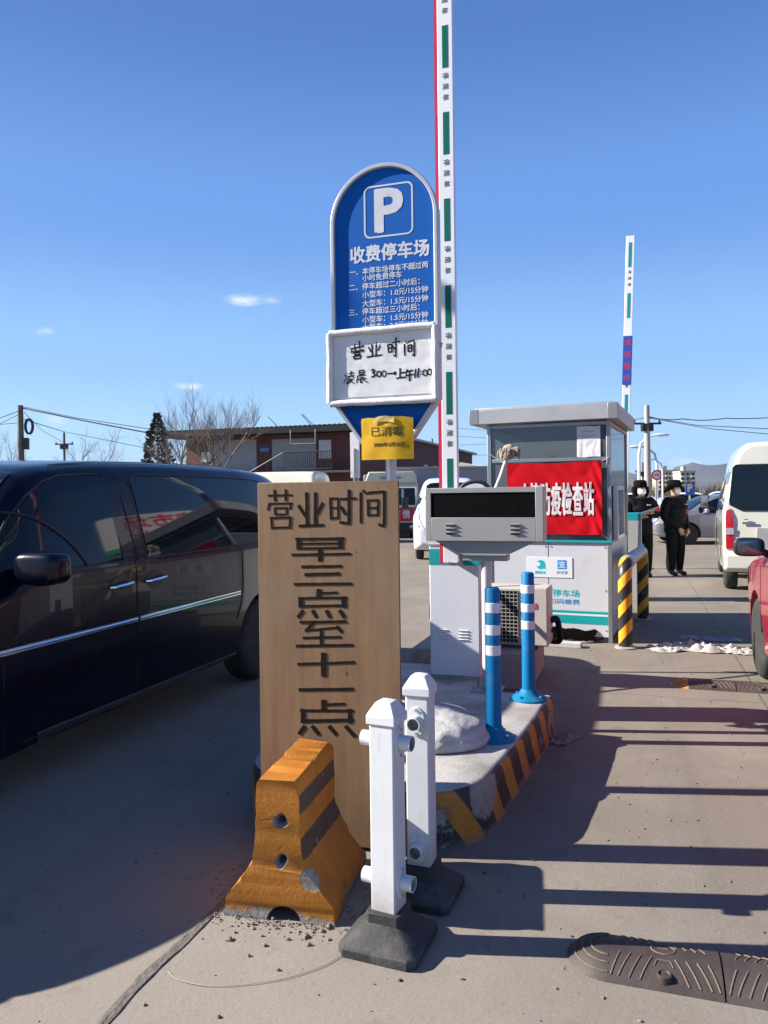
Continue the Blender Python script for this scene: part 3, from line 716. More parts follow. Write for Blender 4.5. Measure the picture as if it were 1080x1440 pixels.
def grit():
    r = MB(); rnd = random.Random(4)
    for i in range(520):
        if rnd.random() < .6: u, v = rnd.gauss(-.2, .8), rnd.uniform(2.2, 9)
        else: u, v = rnd.uniform(-3, 1.3), rnd.uniform(1.8, 5)
        if -1.95 < u < -.45 and 3.2 < v < 7.3: continue
        p = L(u, v); sz = rnd.choice((.002, .003, .003, .004, .005, .007)); rock(r, (p.x, p.y, sz*.3), sz, rnd.choice((0, 0, 1)))
    tag(r.build('grit', [MATS['rubble_bits'], mat('dark_crumbs', (.05, .042, .036), .95, 0, .4, 30)], smooth=50), kind='stuff')
grit()
# ------------------------------------------------------------------ white sandbag on the island
def make_sandbag():
    o = L(-1.06, 4.02, ISL); root_rz = -PHI + radians(6)
    m = MB()
    def fn(p):
        x, y, z = p
        sag = 1 + .25*max(0, -z/.1)
        x *= sag; y *= sag
        if x < 0: z *= 1 + .55*min(1, -x/.25); 
        z = max(z, -.062 + .006*noise.noise((x*12, y*12, 0)))
        q = Vector((x, y, z))
        a = noise.noise(q*4.5)*.045 - abs(noise.noise(q*6))*.026 - abs(noise.noise(q*14))*.007
        # gathered folds fan out from the tied neck on the left
        ang = atan2(y, x+.24); rr = sqrt((x+.24)**2 + y*y)
        a -= .022*(1-abs(sin(ang*6 + 2*noise.noise(q*4))))**2*max(0, 1-rr/.6)
        n = q.normalized()
        q += n*a; q.z = max(q.z, -.064)
        return q
    m.ball((0, 0, 0), (.33, .235, .125), 110, 64, 0, fn)
    m.v = [(x, y, z+.064) for x, y, z in m.v]
    t = NT('woven_sack', .75)
    X, Y, Z = t.xyz()
    w = t.math('MULTIPLY', t.math('SINE', t.math('MULTIPLY', X, 900)), t.math('SINE', t.math('MULTIPLY', Y, 900)))
    n = t.noise(6, 6, .6)
    c = t.ramp(n, [(.35, (.36, .36, .375)), (.65, (.46, .455, .47))])
    c = t.mix(t.math('MULTIPLY', t.step(t.noise(11, 6, .7), .55, .7), .4), c, (.28, .26, .24)); t.color(c); t.bump(t.math('ADD', t.math('MULTIPLY', w, .06), t.math('ADD', t.math('ABSOLUTE', t.math('SUBTRACT', t.noise(9, 4, .6), .5)), t.math('MULTIPLY', t.math('ABSOLUTE', t.math('SUBTRACT', t.noise(20, 4, .6), .5)), .6))), .75, .03)
    b = m.build('sandbag', t.m, loc=o, rz=root_rz, smooth=70)
    tag(b, 'crumpled white woven sandbag lying on the island', 'sandbag')
    k = MB()
    def neck(i, j):
        a = 2*pi*i; r = .045 + .03*j + .012*sin(a*7 + j*4)*(.4+j)
        return Vector((-.22 - .02*j + r*cos(a)*.8, r*sin(a)*1.2, .15 + .085*j - .02*cos(a*3)*j))
    k.grid(neck, 44, 8)
    k.build('tied_neck', t.m, b, smooth=60)
make_sandbag()

# ------------------------------------------------------------------ LED display box on a post
def make_display():
    v0 = 5.05; uc = -.952
    root = thing('display_board', L(uc, v0, ISL), -PHI, 'grey metal LED display box on a post, its black screen off', 'display board')
    zb, zt = 1.28-ISL, 1.637-ISL
    W = .394; D = .20
    h = MB()
    h.box(-W, W, .02, D, zb, zt)                       # shell
    fr = (-W, W, zb, zt); s0, s1, t0, t1 = -.356, .344, 1.437-ISL, 1.602-ISL
    h.box(-W, s0, -.0, .02, zb, zt); h.box(s1, W, 0, .02, zb, zt); h.box(s0, s1, 0, .02, t1, zt); h.box(s0, s1, 0, .02, zb, t0)
    h.prism([(-.345, zb), (.345, zb), (.14, zb-.10), (-.14, zb-.10)], .035, D-.02, 'y')
    h.box(-.15, .15, .05, D-.03, zb-.135, zb-.10)
    h.build('housing', M_steel, root, bevel=.003)
    t = NT('led_screen', .5)
    X, Y, Z = t.xyz()
    dx = t.math('SUBTRACT', t.math('FRACT', t.math('MULTIPLY', X, 125)), .5); dz = t.math('SUBTRACT', t.math('FRACT', t.math('MULTIPLY', Z, 125)), .5)
    d = t.math('SQRT', t.math('ADD', t.math('MULTIPLY', dx, dx), t.math('MULTIPLY', dz, dz)))
    sp = t.math('MULTIPLY', t.step(d, .3, .2), t.step(t.noise(90, 3, .7), .5, .7))
    t.color(t.mix(sp, (.002, .002, .003), (.022, .02, .026))); t.b.inputs['Roughness'].default_value = .8; t.b.inputs['Specular IOR Level'].default_value = .08
    s = MB(); s.box(s0+.001, s1-.001, .006, .019, t0+.001, t1-.001); s.build('screen', t.m, root)
    for cx in (-.222, .212):
        lv = MB()
        for k in range(3):
            z = zb + .062 + .027*k
            lv.prism([(0, z), (-.013, z-.003), (-.001, z-.012), (0, z-.012)][::1], cx-.032, cx+.032, 'x')
            lv.box(cx-.03, cx+.03, -.0006, .001, z-.0185, z-.0125, 1)
        lv.build('vent_louvre', [M_steel, M_dark], root)
    p = MB(); p.cyl((0, .10, 0), (0, .10, zb-.10), .034, None, 24)
    p.build('pole', mat('pole_cream_paint', (.50, .50, .48), .4, 0, .06, 5, .05, 60, dirt=(.28, .25, .2), damt=.4), root)
    b = MB(); b.box(-.1, .1, 0, .2, 0, .01)
    for sx in (-1, 1):
        for sy in (-1, 1): b.cyl((.075*sx, .1+.075*sy, .01), (.075*sx, .1+.075*sy, .035), .009, None, 6)
    for a in range(4):
        c, s_ = cos(pi/2*a+pi/4), sin(pi/2*a+pi/4)
        b.add([(c*.03, .1+s_*.03, .01), (c*.09, .1+s_*.09, .01), (c*.03, .1+s_*.03, .085), (c*.03-s_*.006, .1+s_*.03+c*.006, .01), (c*.09-s_*.006, .1+s_*.09+c*.006, .01), (c*.03-s_*.006, .1+s_*.03+c*.006, .085)], [(0, 1, 2), (5, 4, 3), (0, 3, 4, 1), (1, 4, 5, 2), (2, 5, 3, 0)])
    b.build('base_plate', M_galv, root)
make_display()

# ------------------------------------------------------------------ boom gates: cabinet with a raised arm
def boom_arm(root, x, y, z0, z1, wide, deep, red=True, banner=None, pitch=.62, first=0.0):
    a = MB(); a.box(x-wide/2, x+wide/2, y, y+deep, z0, z1)
    arm = a.build('boom_arm', mat('boom_white', (.72, .73, .76), .3, 0, .03, 4), root, bevel=.004)
    if red:
        r = MB(); r.box(x-wide/2-.026, x-wide/2-.001, y+.008, y+deep-.008, z0-.01, z1); r.build('rubber_edge', M_redv, arm)
    tx = MB(); z = z0 + first; i = 0
    while z < z1 - .05:
        if not (banner and banner[0] - .3 < z < banner[1]):
            g = MB(); g.box(x-wide*.18, x+wide*.22, y-.0012, y-.0002, z, min(z1-.01, z+pitch*.49)); g.build('reflective_stripe', M_green if not banner else mat('boom_teal', (.01, .25, .27), .4), arm, smooth=0)
            for k, ch in enumerate('停简单'):
                zz = z + pitch*.49 + pitch*(.42 - .125*k)
                if zz < z1 - .03: put_text(tx, ch, x+wide*.02, y-.0002, zz, wide*.40, rot=-pi/2, bold=.012)
        z += pitch
    tx.build('lettering', mat('boom_lettering', (.09, .12, .11), .6), arm, smooth=0)
    if banner:
        q = MB(); q.box(x-wide*.55, x+wide*.55, y-.008, y+deep+.004, banner[0], banner[1]); b = q.build('wrapped_banner', mat('boom_banner_blue', (.012, .06, .36), .55), arm, bevel=.003)
        tq = MB()
        for k, ch in enumerate('减速慢行'): put_text(tq, ch, x, y-.0082, banner[1] - (banner[1]-banner[0])*(.14+.24*k), wide*.8, bold=.015)
        tq.build('lettering', mat('boom_banner_red', (.45, .03, .08), .6), b, smooth=0)
    return arm
def gate_cabinet(root, W, D, H, body='cabinet'):
    c = MB(); c.box(-W/2, W/2, 0, D, .03, H)
    b = c.build(body, mat('cabinet_white', (.60, .61, .66), .4, 0, .05, 3, .05, 60, dirt=(.42, .4, .38), damt=.35), root, bevel=.006)
    k = MB(); k.box(-W/2+.01, W/2-.01, .01, D-.01, 0, .03); k.build('plinth', M_conc, root)
    t = MB(); t.box(-W/2-.0015, W/2+.0015, -.0015, D+.0015, H-.135, H-.02); t.build('teal_band', M_teal, b, bevel=.001)
    lid = MB(); lid.box(-W/2-.004, W/2+.004, -.004, D+.004, H-.001, H+.02); lid.build('lid', M_steel, b, bevel=.004)
    for cx in (-W*.24, W*.18):
        lv = MB()
        for j in range(4):
            z = .36 - .022*j
            lv.prism([(0, z), (-.008, z-.002), (-.0005, z-.009), (0, z-.009)], cx-.035, cx+.035, 'x')
        lv.build('vent_louvre', MATS['cabinet_white'], b)
    l = MB(); l.box(-W/2-.022, -W/2-.001, .06, .12, .42, .53); l.build('latch', M_black, b, bevel=.004)
    return b
def make_gate():
    v0 = 5.36; root = thing('boom_gate', L(-1.225, v0, ISL-.002), -PHI, 'white boom gate cabinet with a tall raised green and white arm on the island', 'boom gate', 'boom gates')
    gate_cabinet(root, .36, .30, .955)
    h = MB(); h.cyl((.03, -.005, .86), (.03, -.10, .86), .035, None, 18); h.box(-.03, .09, -.106, -.10, .83, 1.02)
    for x, z in ((.0, .852), (.06, .852)): h.cyl((x, -.165, z), (x, -.10, z), .009, None, 8)
    h.build('arm_clamp', M_galv, root, bevel=.001)
    x0 = .017
    boom_arm(root, x0, -.16, 1.12-ISL, 5.6-ISL, .108, .05, True, None, .60, .43)
make_gate()

# ------------------------------------------------------------------ blue parking sign with its hung notices
def make_sign():
    o = L(-1.268, 3.95, ISL-.002); rz = -PHI
    root = thing('parking_sign', o, rz, 'tall blue parking fee sign with white P and rounded top', 'sign')
    R = .303; cz = 3.385 - R - ISL; zb1, zb2 = 2.085 - ISL, 1.985 - ISL
    def outline(d):
        r = R - d; pts = [(r*cos(radians(a)), cz + r*sin(radians(a))) for a in range(0, 181, 6)]
        return pts + [(-r, zb1 + .02 + d*.3), (-.13 + d*.4, zb2 - .12 + d), (.13 - d*.4, zb2 - .12 + d), (r, zb1 + .02 + d*.3)]
    fr = MB(); a, b = outline(0), outline(.022); n = len(a)
    for y in (-.02, .05):
        fr.v += [(x, y, z) for x, z in a] + [(x, y, z) for x, z in b]
    for i in range(n):
        j = (i+1) % n
        fr.f += [(i, j, n+j, n+i), (2*n+i, 3*n+i, 3*n+j, 2*n+j), (i, 2*n+i, 2*n+j, j), (n+i, n+j, 3*n+j, 3*n+i)]; fr.m += [0]*4
    fr.build('frame', mat('sign_frame', (.42, .43, .45), .35, .15, .05, 5, .03, 60), root, bevel=.004)
    pn = MB(); pn.prism(outline(.021), .0, .03, 'y')
    pan = pn.build('panel', mat('sign_blue', (.0008, .085, .36), .6, 0, .04, 2, .02, 40, dirt=(.01, .085, .26), damt=.3, spec=.15), root)
    tx = MB(); y = -.0004
    cxP, z0, z1 = .028, 2.991 - ISL, 3.274 - ISL; w = .139
    def rr(x0, x1, za, zb_, r):
        p = []
        for (cx, cz_, s) in ((x1-r, zb_-r, 0), (x0+r, zb_-r, 90), (x0+r, za+r, 180), (x1-r, za+r, 270)):
            p += [(cx + r*cos(radians(s+t*15)), cz_ + r*sin(radians(s+t*15))) for t in range(7)]
        return p
    ou, inn = rr(cxP-w, cxP+w, z0, z1, .035), rr(cxP-w+.009, cxP+w-.009, z0+.009, z1-.009, .027); n = len(ou); bq = len(tx.v)
    tx.v += [(x, y-.001, z) for x, z in ou+inn]
    tx.f += [(bq+i, bq+(i+1) % n, bq+n+(i+1) % n, bq+n+i) for i in range(n)]; tx.m += [0]*n
    put_text(tx, 'P', .03, y, 3.135 - ISL, .218, .142, bold=.045)
    def line(s, px0, py0, px1, py1, h, bold): 
        x0, za = PL(px0, py0, o, rz, 0); x1, zb_ = PL(px1, py1, o, rz, 0)
        put_text(tx, s, (x0+x1)/2, y, (za+zb_)/2, h, abs(x1-x0), bold)
    line('收费停车场', 493, 361, 603, 346, .088, .028)
    for s, a, b in [('一、本停车场停车不超过两', (492, 385), (602, 370)), ('小时免费停车', (510, 392), (565, 385)), ('二、停车超过二小时后：', (491, 405), (590, 395)),
                    ('小型车：1.0元/15分钟', (510, 414), (602, 407)), ('大型车：1.5元/15分钟', (510, 427), (602, 419)), ('三、停车超过三小时后：', (491, 440), (590, 431)),
                    ('小型车：1.5元/15分钟', (510, 450), (602, 442)), ('大型车：2.0元/15分钟', (510, 461), (602, 453))]:
        line(s, a[0], a[1], b[0], b[1], .036, .016)
    tx.build('lettering', mat('sign_white', (.50, .52, .56), .45), pan, smooth=0)
    p = MB(); p.cyl((.0, .085, 0), (.0, .085, cz), .030, None, 24)
    p.build('pole', mat('sign_pole', (.58, .58, .59), .4, .1, .05, 6, .04, 60, dirt=(.35, .31, .26), damt=.35), root)
    # white notice box tied over the sign
    no = L(-1.268, 3.91, 2.08); rn = -PHI
    nb = thing('notice_box', no, rn, 'white framed notice with handwritten opening hours tied over the blue sign', 'notice')
    x0, x1, H = -.312, .312, .412
    f = MB()
    def bead(p, q, w):
        pts = [Vector(p) + (Vector(q)-Vector(p))*i/14 for i in range(15)]
        pts = [a + Vector((noise.noise(a*9)*.004, 0, noise.noise(a*9+Vector((5, 0, 0)))*.004)) for a in pts]
        f.tube(pts, [w*(1+.18*noise.noise(a*14)) for a in pts], 10)
    for p, q in (((x0+.016, -.022, .014), (x1-.016, -.022, .014)), ((x0+.016, -.022, H-.014), (x1-.016, -.022, H-.014)), ((x0+.016, -.022, .014), (x0+.016, -.022, H-.014)), ((x1-.016, -.022, .014), (x1-.016, -.022, H-.014))): bead(p, q, .018)
    f.box(x0+.008, x1-.008, -.012, .018, .008, H-.008)
    f.build('foam_frame', mat('white_foam', (.62, .62, .63), .7, 0, .05, 12, .35, 50, dirt=(.5, .48, .45), dscale=7, damt=.35), nb, bevel=.003)
    pp = MB()
    def paper(i, j):
        x = x0 + .075 + (x1-x0-.11)*i; z = .045 + (H-.14)*j
        yy = -.0145 - .0032*abs(noise.noise((x*7, z*9, 1))) - .0022*abs(noise.noise((x*17 + z*9, z*24, 4)))
        return Vector((x, yy, z))
    pp.grid(paper, 40, 30)
    pg = pp.build('paper', mat('white_paper', (.60, .60, .61), .8, 0, .04, 5), nb, smooth=50, normals=False)
    s = MB()
    def C(pts, w=9):
        stroke(s, [PL(440 + x/4.5, 440 + y/4.5, no, rn, -.0185) for x, y in pts], w/4.5*4.1/1080, -.0172)
    def ov(cx, cy, rx, ry, w=7): C([(cx + rx*cos(t*pi/6), cy + ry*sin(t*pi/6)) for t in range(13)], w)
    for pts in [[(235,228),(320,208)],[(263,198),(268,236)],[(295,176),(293,228)],[(243,236),(245,254)],[(245,247),(320,233)],[(319,232),(308,247)],[(262,252),(296,246)],[(262,250),(265,268)],[(295,246),(292,264)],[(264,266),(293,262)],[(253,275),(303,268)],[(255,275),(263,293)],[(302,268),(297,289)],[(262,291),(298,286)],
        [(372,195),(375,270)],[(400,185),(398,268)],[(350,215),(366,247)],[(425,205),(408,240)],[(338,279),(437,265)],
        [(472,200),(478,252)],[(471,201),(500,196)],[(499,195),(498,247)],[(476,223),(498,220)],[(478,249),(498,245)],[(503,190),(549,180)],[(525,153),(522,276)],[(522,276),(508,266)],[(505,209),(516,229)],
        [(578,195),(580,270)],[(585,181),(595,193)],[(600,185),(641,172)],[(640,172),(641,273)],[(641,273),(627,262)],[(600,205),(602,246)],[(600,206),(626,200)],[(625,200),(624,241)],[(602,223),(624,220)],[(602,245),(624,240)]]: C(pts)
    for pts in [[(198,392),(210,405)],[(193,442),(214,412)],[(225,385),(257,378)],[(240,365),(240,400)],[(218,402),(261,395)],[(231,403),(217,420)],[(248,400),(259,413)],[(233,418),(211,446)],[(229,422),(251,418)],[(251,418),(214,451)],[(227,425),(262,448)],
        [(290,365),(292,390)],[(290,365),(322,360)],[(322,360),(320,386)],[(292,378),(320,374)],[(290,390),(322,386)],[(280,399),(331,392)],[(282,398),(274,442)],[(293,410),(322,406)],[(285,421),(336,414)],[(300,420),(300,443)],[(300,443),(313,432)],[(312,418),(346,441)]]: C(pts, 6)
    for pts in [[(367,364),(382,356),(389,367),(375,379),(390,385),(388,400),(369,404)],[(396,372),(398,376)],[(396,394),(398,398)],[(470,384),(526,380)],[(514,371),(526,380),(511,391)],[(550,348),(550,411)],[(552,381),(581,375)],[(526,413),(586,405)],[(598,357),(585,386)],[(592,371),(631,362)],[(584,396),(637,388)],[(612,365),(610,432)],[(649,354),(644,411)],[(669,349),(663,409)],[(683,366),(685,371)],[(682,384),(684,389)]]: C(pts, 9)
    for cx, cy in ((416, 386), (448, 384), (708, 379), (738, 373)): ov(cx, cy, 13, 19)
    s.v = [(x, paper(min(1, max(0, (x-x0-.075)/(x1-x0-.11))), min(1, max(0, (z-.045)/(H-.14)))).y - (.0004 if y > -.0175 else .0012) - .0002*(i_ % 5), z) for i_, (x, y, z) in enumerate(s.v)]
    s.build('lettering', M_ink, pg, smooth=0)
    w = MB()
    for dx in (.0, .012): w.tube(catmull([(.295+dx, -.02, .30), (.312+dx, .02, .31), (.31, .06, .30+dx), (.29, .075, .29)], 5), .0022, 6)
    w.build('tie_wire', M_galv, nb)
    # yellow notice
    yo = L(-1.245, 3.90, 1.785); ys = thing('disinfection_notice', yo, rn, 'yellow paper notice taped to the pole under the white framed notice', 'notice')
    q = MB()
    def yf(i, j):
        x = -.145 + .29*i; z = .225*j
        bend = .012*(1-((i-.5)*2)**2) + .004*noise.noise((x*10, z*10, 0)) + .006*max(0, noise.noise((x*14, z*9, 3)))*(j > .6)
        cut = -.02*noise.noise((x*10, 2, 0)) if j > .98 else 0
        return (Vector((x, -bend, z + cut)), (0, -1, 0))
    q.slab(yf, 30, 20, .002)
    yp = q.build('paper', mat('yellow_paper', (.58, .33, .018), .7, 0, .1, 5, .05, 20, spec=.15), ys, smooth=60)
    t0 = MB(); put_text(t0, '已消毒', 0, 0, .150, .052, .178, bold=.006); put_text(t0, '2020年2月16日', .012, 0, .08, .024, .17)
    t = MB(); t.add([(x, yf((x+.145)/.29, z/.225)[0].y + y - .0006, z) for x, y, z in t0.v], t0.f)
    t.build('lettering', mat('brown_ink', (.05, .03, .01), .6), yp, smooth=0)
    tp = MB()
    def tape(i, j):
        x = -.075 + .12*i; z = .19 + .03*j + .012*sin(i*3); return (Vector((x, -.018 - .003*noise.noise((x*30, z*30, 0)), z)), (0, -1, 0))
    tp.slab(tape, 20, 5, .0005); tp.build('sticky_tape', mat('clear_tape', (.58, .42, .14), .3, 0, .1, 20, .4, 30), ys, smooth=60)
make_sign()

# ------------------------------------------------------------------ toll booth
BRZ = radians(-23.0); BO = G(862, 905)
def make_booth():
    root = thing('toll_booth', BO, BRZ, 'grey steel toll booth with white lower panels and a flat roof', 'booth')
    W, D = 1.335, 1.75
    def zc(py): return PL(862, py, BO, BRZ, 0)[1]
    zs = zc(762); zt = 2.36
    M_bpanel = mat('booth_panel', (.52, .54, .57), .38, .0, .05, 2.5, .03, 50, dirt=(.36, .34, .31), damt=.55)
    M_post = mat('booth_frame', (.30, .31, .315), .35, .65, .08, 5, .05, 70)
    b = MB(); b.box(-W+.05, -.05, .05, D-.05, 0, .06); b.build('plinth', M_conc, root)
    p = MB()
    p.box(-W+.045, -.045, .008, .03, .06, zs-.01); p.box(-.03, -.008, .045, D-.045, .06, zs-.01); p.box(-W+.008, -W+.03, .045, D-.045, .06, zs-.01); p.box(-W+.045, -.045, D-.03, D-.008, .06, zs-.01)
    pan = p.build('lower_panel', M_bpanel, root)
    sm_ = MB(); sm_.box(-W*.5-.004, -W*.5+.002, .0069, .0079, .07, zs-.02); sm_.build('panel_seam', MATS['dark_void'], pan, smooth=0)
    for sx in (-W+.07, -W*.5-.03, -W*.5+.03, -.07):
        for sz in (.13, .55, zs-.06):
            sc_ = MB(); sc_.cyl((sx, .0078, sz), (sx, .0035, sz), .008, None, 10); sc_.build('screw', M_galv, pan)
    f = MB()
    for x in (-W, -.045):
        for y in (0, D-.045): f.box(x, x+.045, y, y+.045, 0, zt)
    for z in (zt-.05, 1.93):
        f.box(-W+.045, -.045, .004, .04, z, z+.04); f.box(-.04, -.004, .045, D-.045, z, z+.04) if z > 2 else None
        f.box(-W+.045, -.045, D-.04, D-.004, z, z+.04); f.box(-W+.004, -W+.04, .045, D-.045, z, z+.04)
    f.build('frame', M_post, root, bevel=.004)
    s = MB(); s.box(-W-.006, .004, -.012, .05, zs-.012, zs+.012); s.box(-.045, .006, .051, D, zs-.012, zs+.012); s.build('sill', M_teal, root, bevel=.002)
    # glass, darkened by the unlit inside
    g = bpy.data.materials.new('booth_glass'); g.use_nodes = True; nt = g.node_tree; pb = nt.nodes['Principled BSDF']
    pb.inputs['Base Color'].default_value = (.085, .10, .11, 1); pb.inputs['Roughness'].default_value = .07; pb.inputs['Alpha'].default_value = .86; pb.inputs['Specular IOR Level'].default_value = .8
    up = MB(); up.box(-W+.046, -.046, .016, .021, 1.971, zt-.051); up.build('upper_pane', g, root)
    lo = MB(); lo.box(-W+.046, -.046, .016, .021, zs+.013, 1.929); lo.build('lower_pane', g, root)
    sd_ = MB(); sd_.box(-.021, -.016, .046, D-.046, zs+.013, zt-.051); sd_.box(-W+.016, -W+.021, .046, D-.046, zs+.013, 1.93); sd_.box(-W+.046, -.046, D-.021, D-.016, zs+.013, zt-.051); sd_.build('side_pane', g, root)
    ins = MB(); ins.box(-W+.05, -.05, .05, D-.05, .065, .08); ins.box(-W+.10, -.25, .5, .95, .75, .78)
    ins.box(-.98, -.93, .9, .93, .78, 1.25); ins.box(-.6, -.35, .3, .6, zs-.3, zs+.12); ins.box(-.47, -.41, .3, .36, zs, zs+.35)
    ins.build('interior', mat('booth_inside', (.20, .21, .21), .7), root)
    # roof with a metal fascia
    ov = (-W-.17, .085, -.10, D+.08)
    r = MB(); r.box(ov[0], ov[1], ov[2], ov[3], zt+.001, 2.525); r.box(ov[0]+.05, ov[1]-.05, ov[2]+.05, ov[3]-.05, 2.526, 2.545)
    rf = r.build('roof', mat('roof_fascia', (.40, .405, .41), .4, .35, .06, 3, .03, 60, dirt=(.3, .29, .28), damt=.3), root, bevel=.006)
    for x0, x1 in ((ov[0]-.003, ov[0]+.10), (ov[1]-.10, ov[1]+.003)):
        c = MB(); c.box(x0, x1, ov[2]-.003, ov[2]+.10, zt-.001, 2.527)
        c.build('roof_corner', mat('roof_corner_grey', (.25, .255, .26), .4, .4, .06, 3, .03, 60), rf, bevel=.004)
    # teal bands on the front panel
    st = MB()
    for a, bb in ((861.5, 865.2), (868.2, 880)): st.box(-W+.046, -.046, .0065, .0078, zc(bb), zc(a))
    st.box(-W+.046, -.046, .0067, .0078, zc(868), zc(865.4), 1)
    st.build('teal_stripe', [M_teal, mat('stripe_pale', (.62, .70, .71), .4)], pan, smooth=0)
    # payment sign panel
    def q(px, py): return PL(px, py, BO, BRZ, .004)
    (x0, za), (x1, zb) = q(741, 783), q(805, 813)
    pl = MB(); pl.box(x0, x1, .002, .0079, zb, za); pay = pl.build('payment_sign', mat('payment_board', (.66, .69, .72), .35, 0, .03), root, bevel=.001)
    ic = MB(); cx, cz = q(760.5, 794)
    ic.prism([(cx + .05*cos(2*pi*i/28), cz + .05*sin(2*pi*i/28)) for i in range(28)], .0008, .0019, 'y', 0)
    ic.prism([(cx+.012, cz-.03), (cx+.06, cz-.052), (cx+.045, cz-.012)], .001, .0019, 'y', 0)
    ic.prism([(cx-.03 + .024*cos(2*pi*i/20), cz+.005 + .024*sin(2*pi*i/20)) for i in range(20)], .0003, .0008, 'y', 3)
    ic_mats = [mat('icon_teal', (.0, .38, .42), .4), mat('icon_blue', (.01, .24, .62), .4), M_white, MATS['payment_board'], mat('icon_text', (.06, .16, .28), .5)]
    put_text(ic, '停简单', q(760, 805)[0], .0019, q(760, 805)[1], .034, .12, bold=.01, mi=0)
    ic.build('payment_icon', ic_mats, pay, smooth=0); ic = MB()
    cx2, cz2 = q(790.5, 794); e = .049
    ic.box(cx2-e, cx2+e, .0008, .0019, cz2-e, cz2+e, 1)
    put_text(ic, '支', cx2, .0007, cz2, .075, bold=.02, mi=2)
    put_text(ic, '支付宝', q(790.5, 805)[0], .0019, q(790, 805)[1], .034, .12, bold=.01, mi=4)
    ic.build('payment_icon', ic_mats, pay, smooth=0)
    tx = MB()
    xa, z1 = q(815, 835); xb, _ = q(752, 835)
    put_text(tx, '智慧停车场', (xa+xb)/2, .0079, z1, .075, xa-xb, bold=.022, mi=0)
    xa, z1 = q(815, 847); xb, _ = q(740, 847)
    put_text(tx, '支付宝扫码缴费', (xa+xb)/2, .0079, z1, .055, xa-xb, bold=.014, mi=1)
    tx.build('lettering', [mat('letter_teal', (.0, .36, .40), .4), mat('letter_blue', (.02, .20, .46), .4)], pan, smooth=0)
    # side service window: open aluminium frame with dark pane standing out from the wall
    w = MB()
    y0, y1, z0, z1 = .15, .85, 1.08, 1.66; xo = .05
    for a in ((y0, y0+.045, z0, z1), (y1-.045, y1, z0, z1)): w.box(.0, xo, *a)
    for a in ((y0+.045, y1-.045, z0, z0+.045), (y0+.045, y1-.045, z1-.045, z1)): w.box(.0, xo, *a)
    w.build('window_frame', M_alu, root, bevel=.003)
    g2 = MB(); g2.box(.015, .025, y0+.045, y1-.045, z0+.045, z1-.045); g2.build('window_pane', g, root)
    k = MB(); k.box(.02, .05, y1+.002, y1+.30, z0+.03, z1-.06); k.build('shutter', M_black, root, bevel=.004)
    # red banner on the front glass
    def qb(px, py): return PL(px, py, BO, BRZ, -.012)
    (bx0, bt0), (bx1, bt1), (_, bb1) = qb(713, 655), qb(846, 648), qb(843, 752)
    H = bt1 - bb1
    bo = thing('red_banner', BO, BRZ, 'red cloth banner with white characters hung across the booth front', 'banner')
    m = MB()
    def cloth(i, j):
        x = bx0 + (bx1-bx0)*i; sag = -.012*sin(pi*i) ; z = bb1 + H*j + sag*j + .012*noise.noise((x*5, 1, j))*(1-j)
        edge = max(0, (i-.86)/.14)
        y = -.018 - .010*abs(noise.noise((x*5, z*3.2, 2))) - .004*noise.noise((x*9 + z*6, z*7, 6)) - edge*.014*(1+sin(x*60+z*25))*.5 - .004*sin((x*4+z*7)*5)*j
        return (Vector((x, y, z)), (0, -1, 0))
    m.slab(cloth, 90, 60, .002)
    bn = m.build('cloth', mat('red_cloth', (.44, .003, .010), .8, 0, .06, 6, .05, 200, spec=.1), bo, smooth=70)
    t = MB(); n0 = qb(836, 700)[0]; pitch = (qb(836, 700)[0] - qb(760, 700)[0])/5.0
    zc_ = (qb(800, 680)[1] + qb(800, 723)[1])/2; hh = qb(800, 679)[1] - qb(800, 724)[1]
    for k, ch in enumerate('站查检疫防情疫'):
        mm = text_mb(ch, hh); mm = bold_text(ch, hh, .017, .0008, 0, pitch*.86/mm.w)
        cx = n0 - pitch*(k+.5)
        vv = []
        for (x, y, z) in mm.v:
            X, Z = x+cx, z+zc_; i = (X-bx0)/(bx1-bx0); j = (Z-bb1)/H
            p, _ = cloth(i, j); vv.append((X, p.y + y - .0075, Z))
        t.add(vv, mm.f)
    t.build('lettering', mat('banner_white', (.60, .57, .59), .6), bn, smooth=0)
    for a, c in (((bx0, -.02, bt0+.01), (-W+.02, -.005, bt0+.14)), ((bx1, -.02, bt1-.005), (-.02, -.003, bt1+.04)), ((bx1-.02, -.02, bb1+.01), (-.02, -.003, bb1-.05))):
        st = MB(); st.tube([a, c], .003, 6); st.build('tie_string', M_white, bo)
    # sheet of paper taped inside the top corner of the glass
    def qp(px, py): return PL(px, py, BO, BRZ, .008)
    (ax, az), (cx, _), (_, cz) = qp(811, 600), qp(844, 600), qp(811, 643)
    pb_ = thing('paper_notice', BO, BRZ, 'white paper sheet stuck on the booth glass above the red banner', 'notice')
    pm = MB()
    def sheet(i, j):
        x = ax + (cx-ax)*i; z = cz + (az-cz)*j + .01*noise.noise((x*9, j, 0))
        return (Vector((x, .012 - .010*max(0, .35-j)/.35*(1+.6*noise.noise((x*12, z*12, 0))) - .006*abs(noise.noise((x*14, z*10, 5))), z)), (0, -1, 0))
    pm.slab(sheet, 20, 24, .001); sp = pm.build('sheet', mat('white_paper', (.79, .79, .79)), pb_, smooth=60)
    pt = MB()
    for k in range(2): pt.box(ax+.05, cx-.06, .0028, .0035, az-.06-.05*k, az-.052-.05*k)
    pt.build('printed_lines', mat('faint_print', (.35, .35, .42), .7), sp, smooth=0)
make_booth()

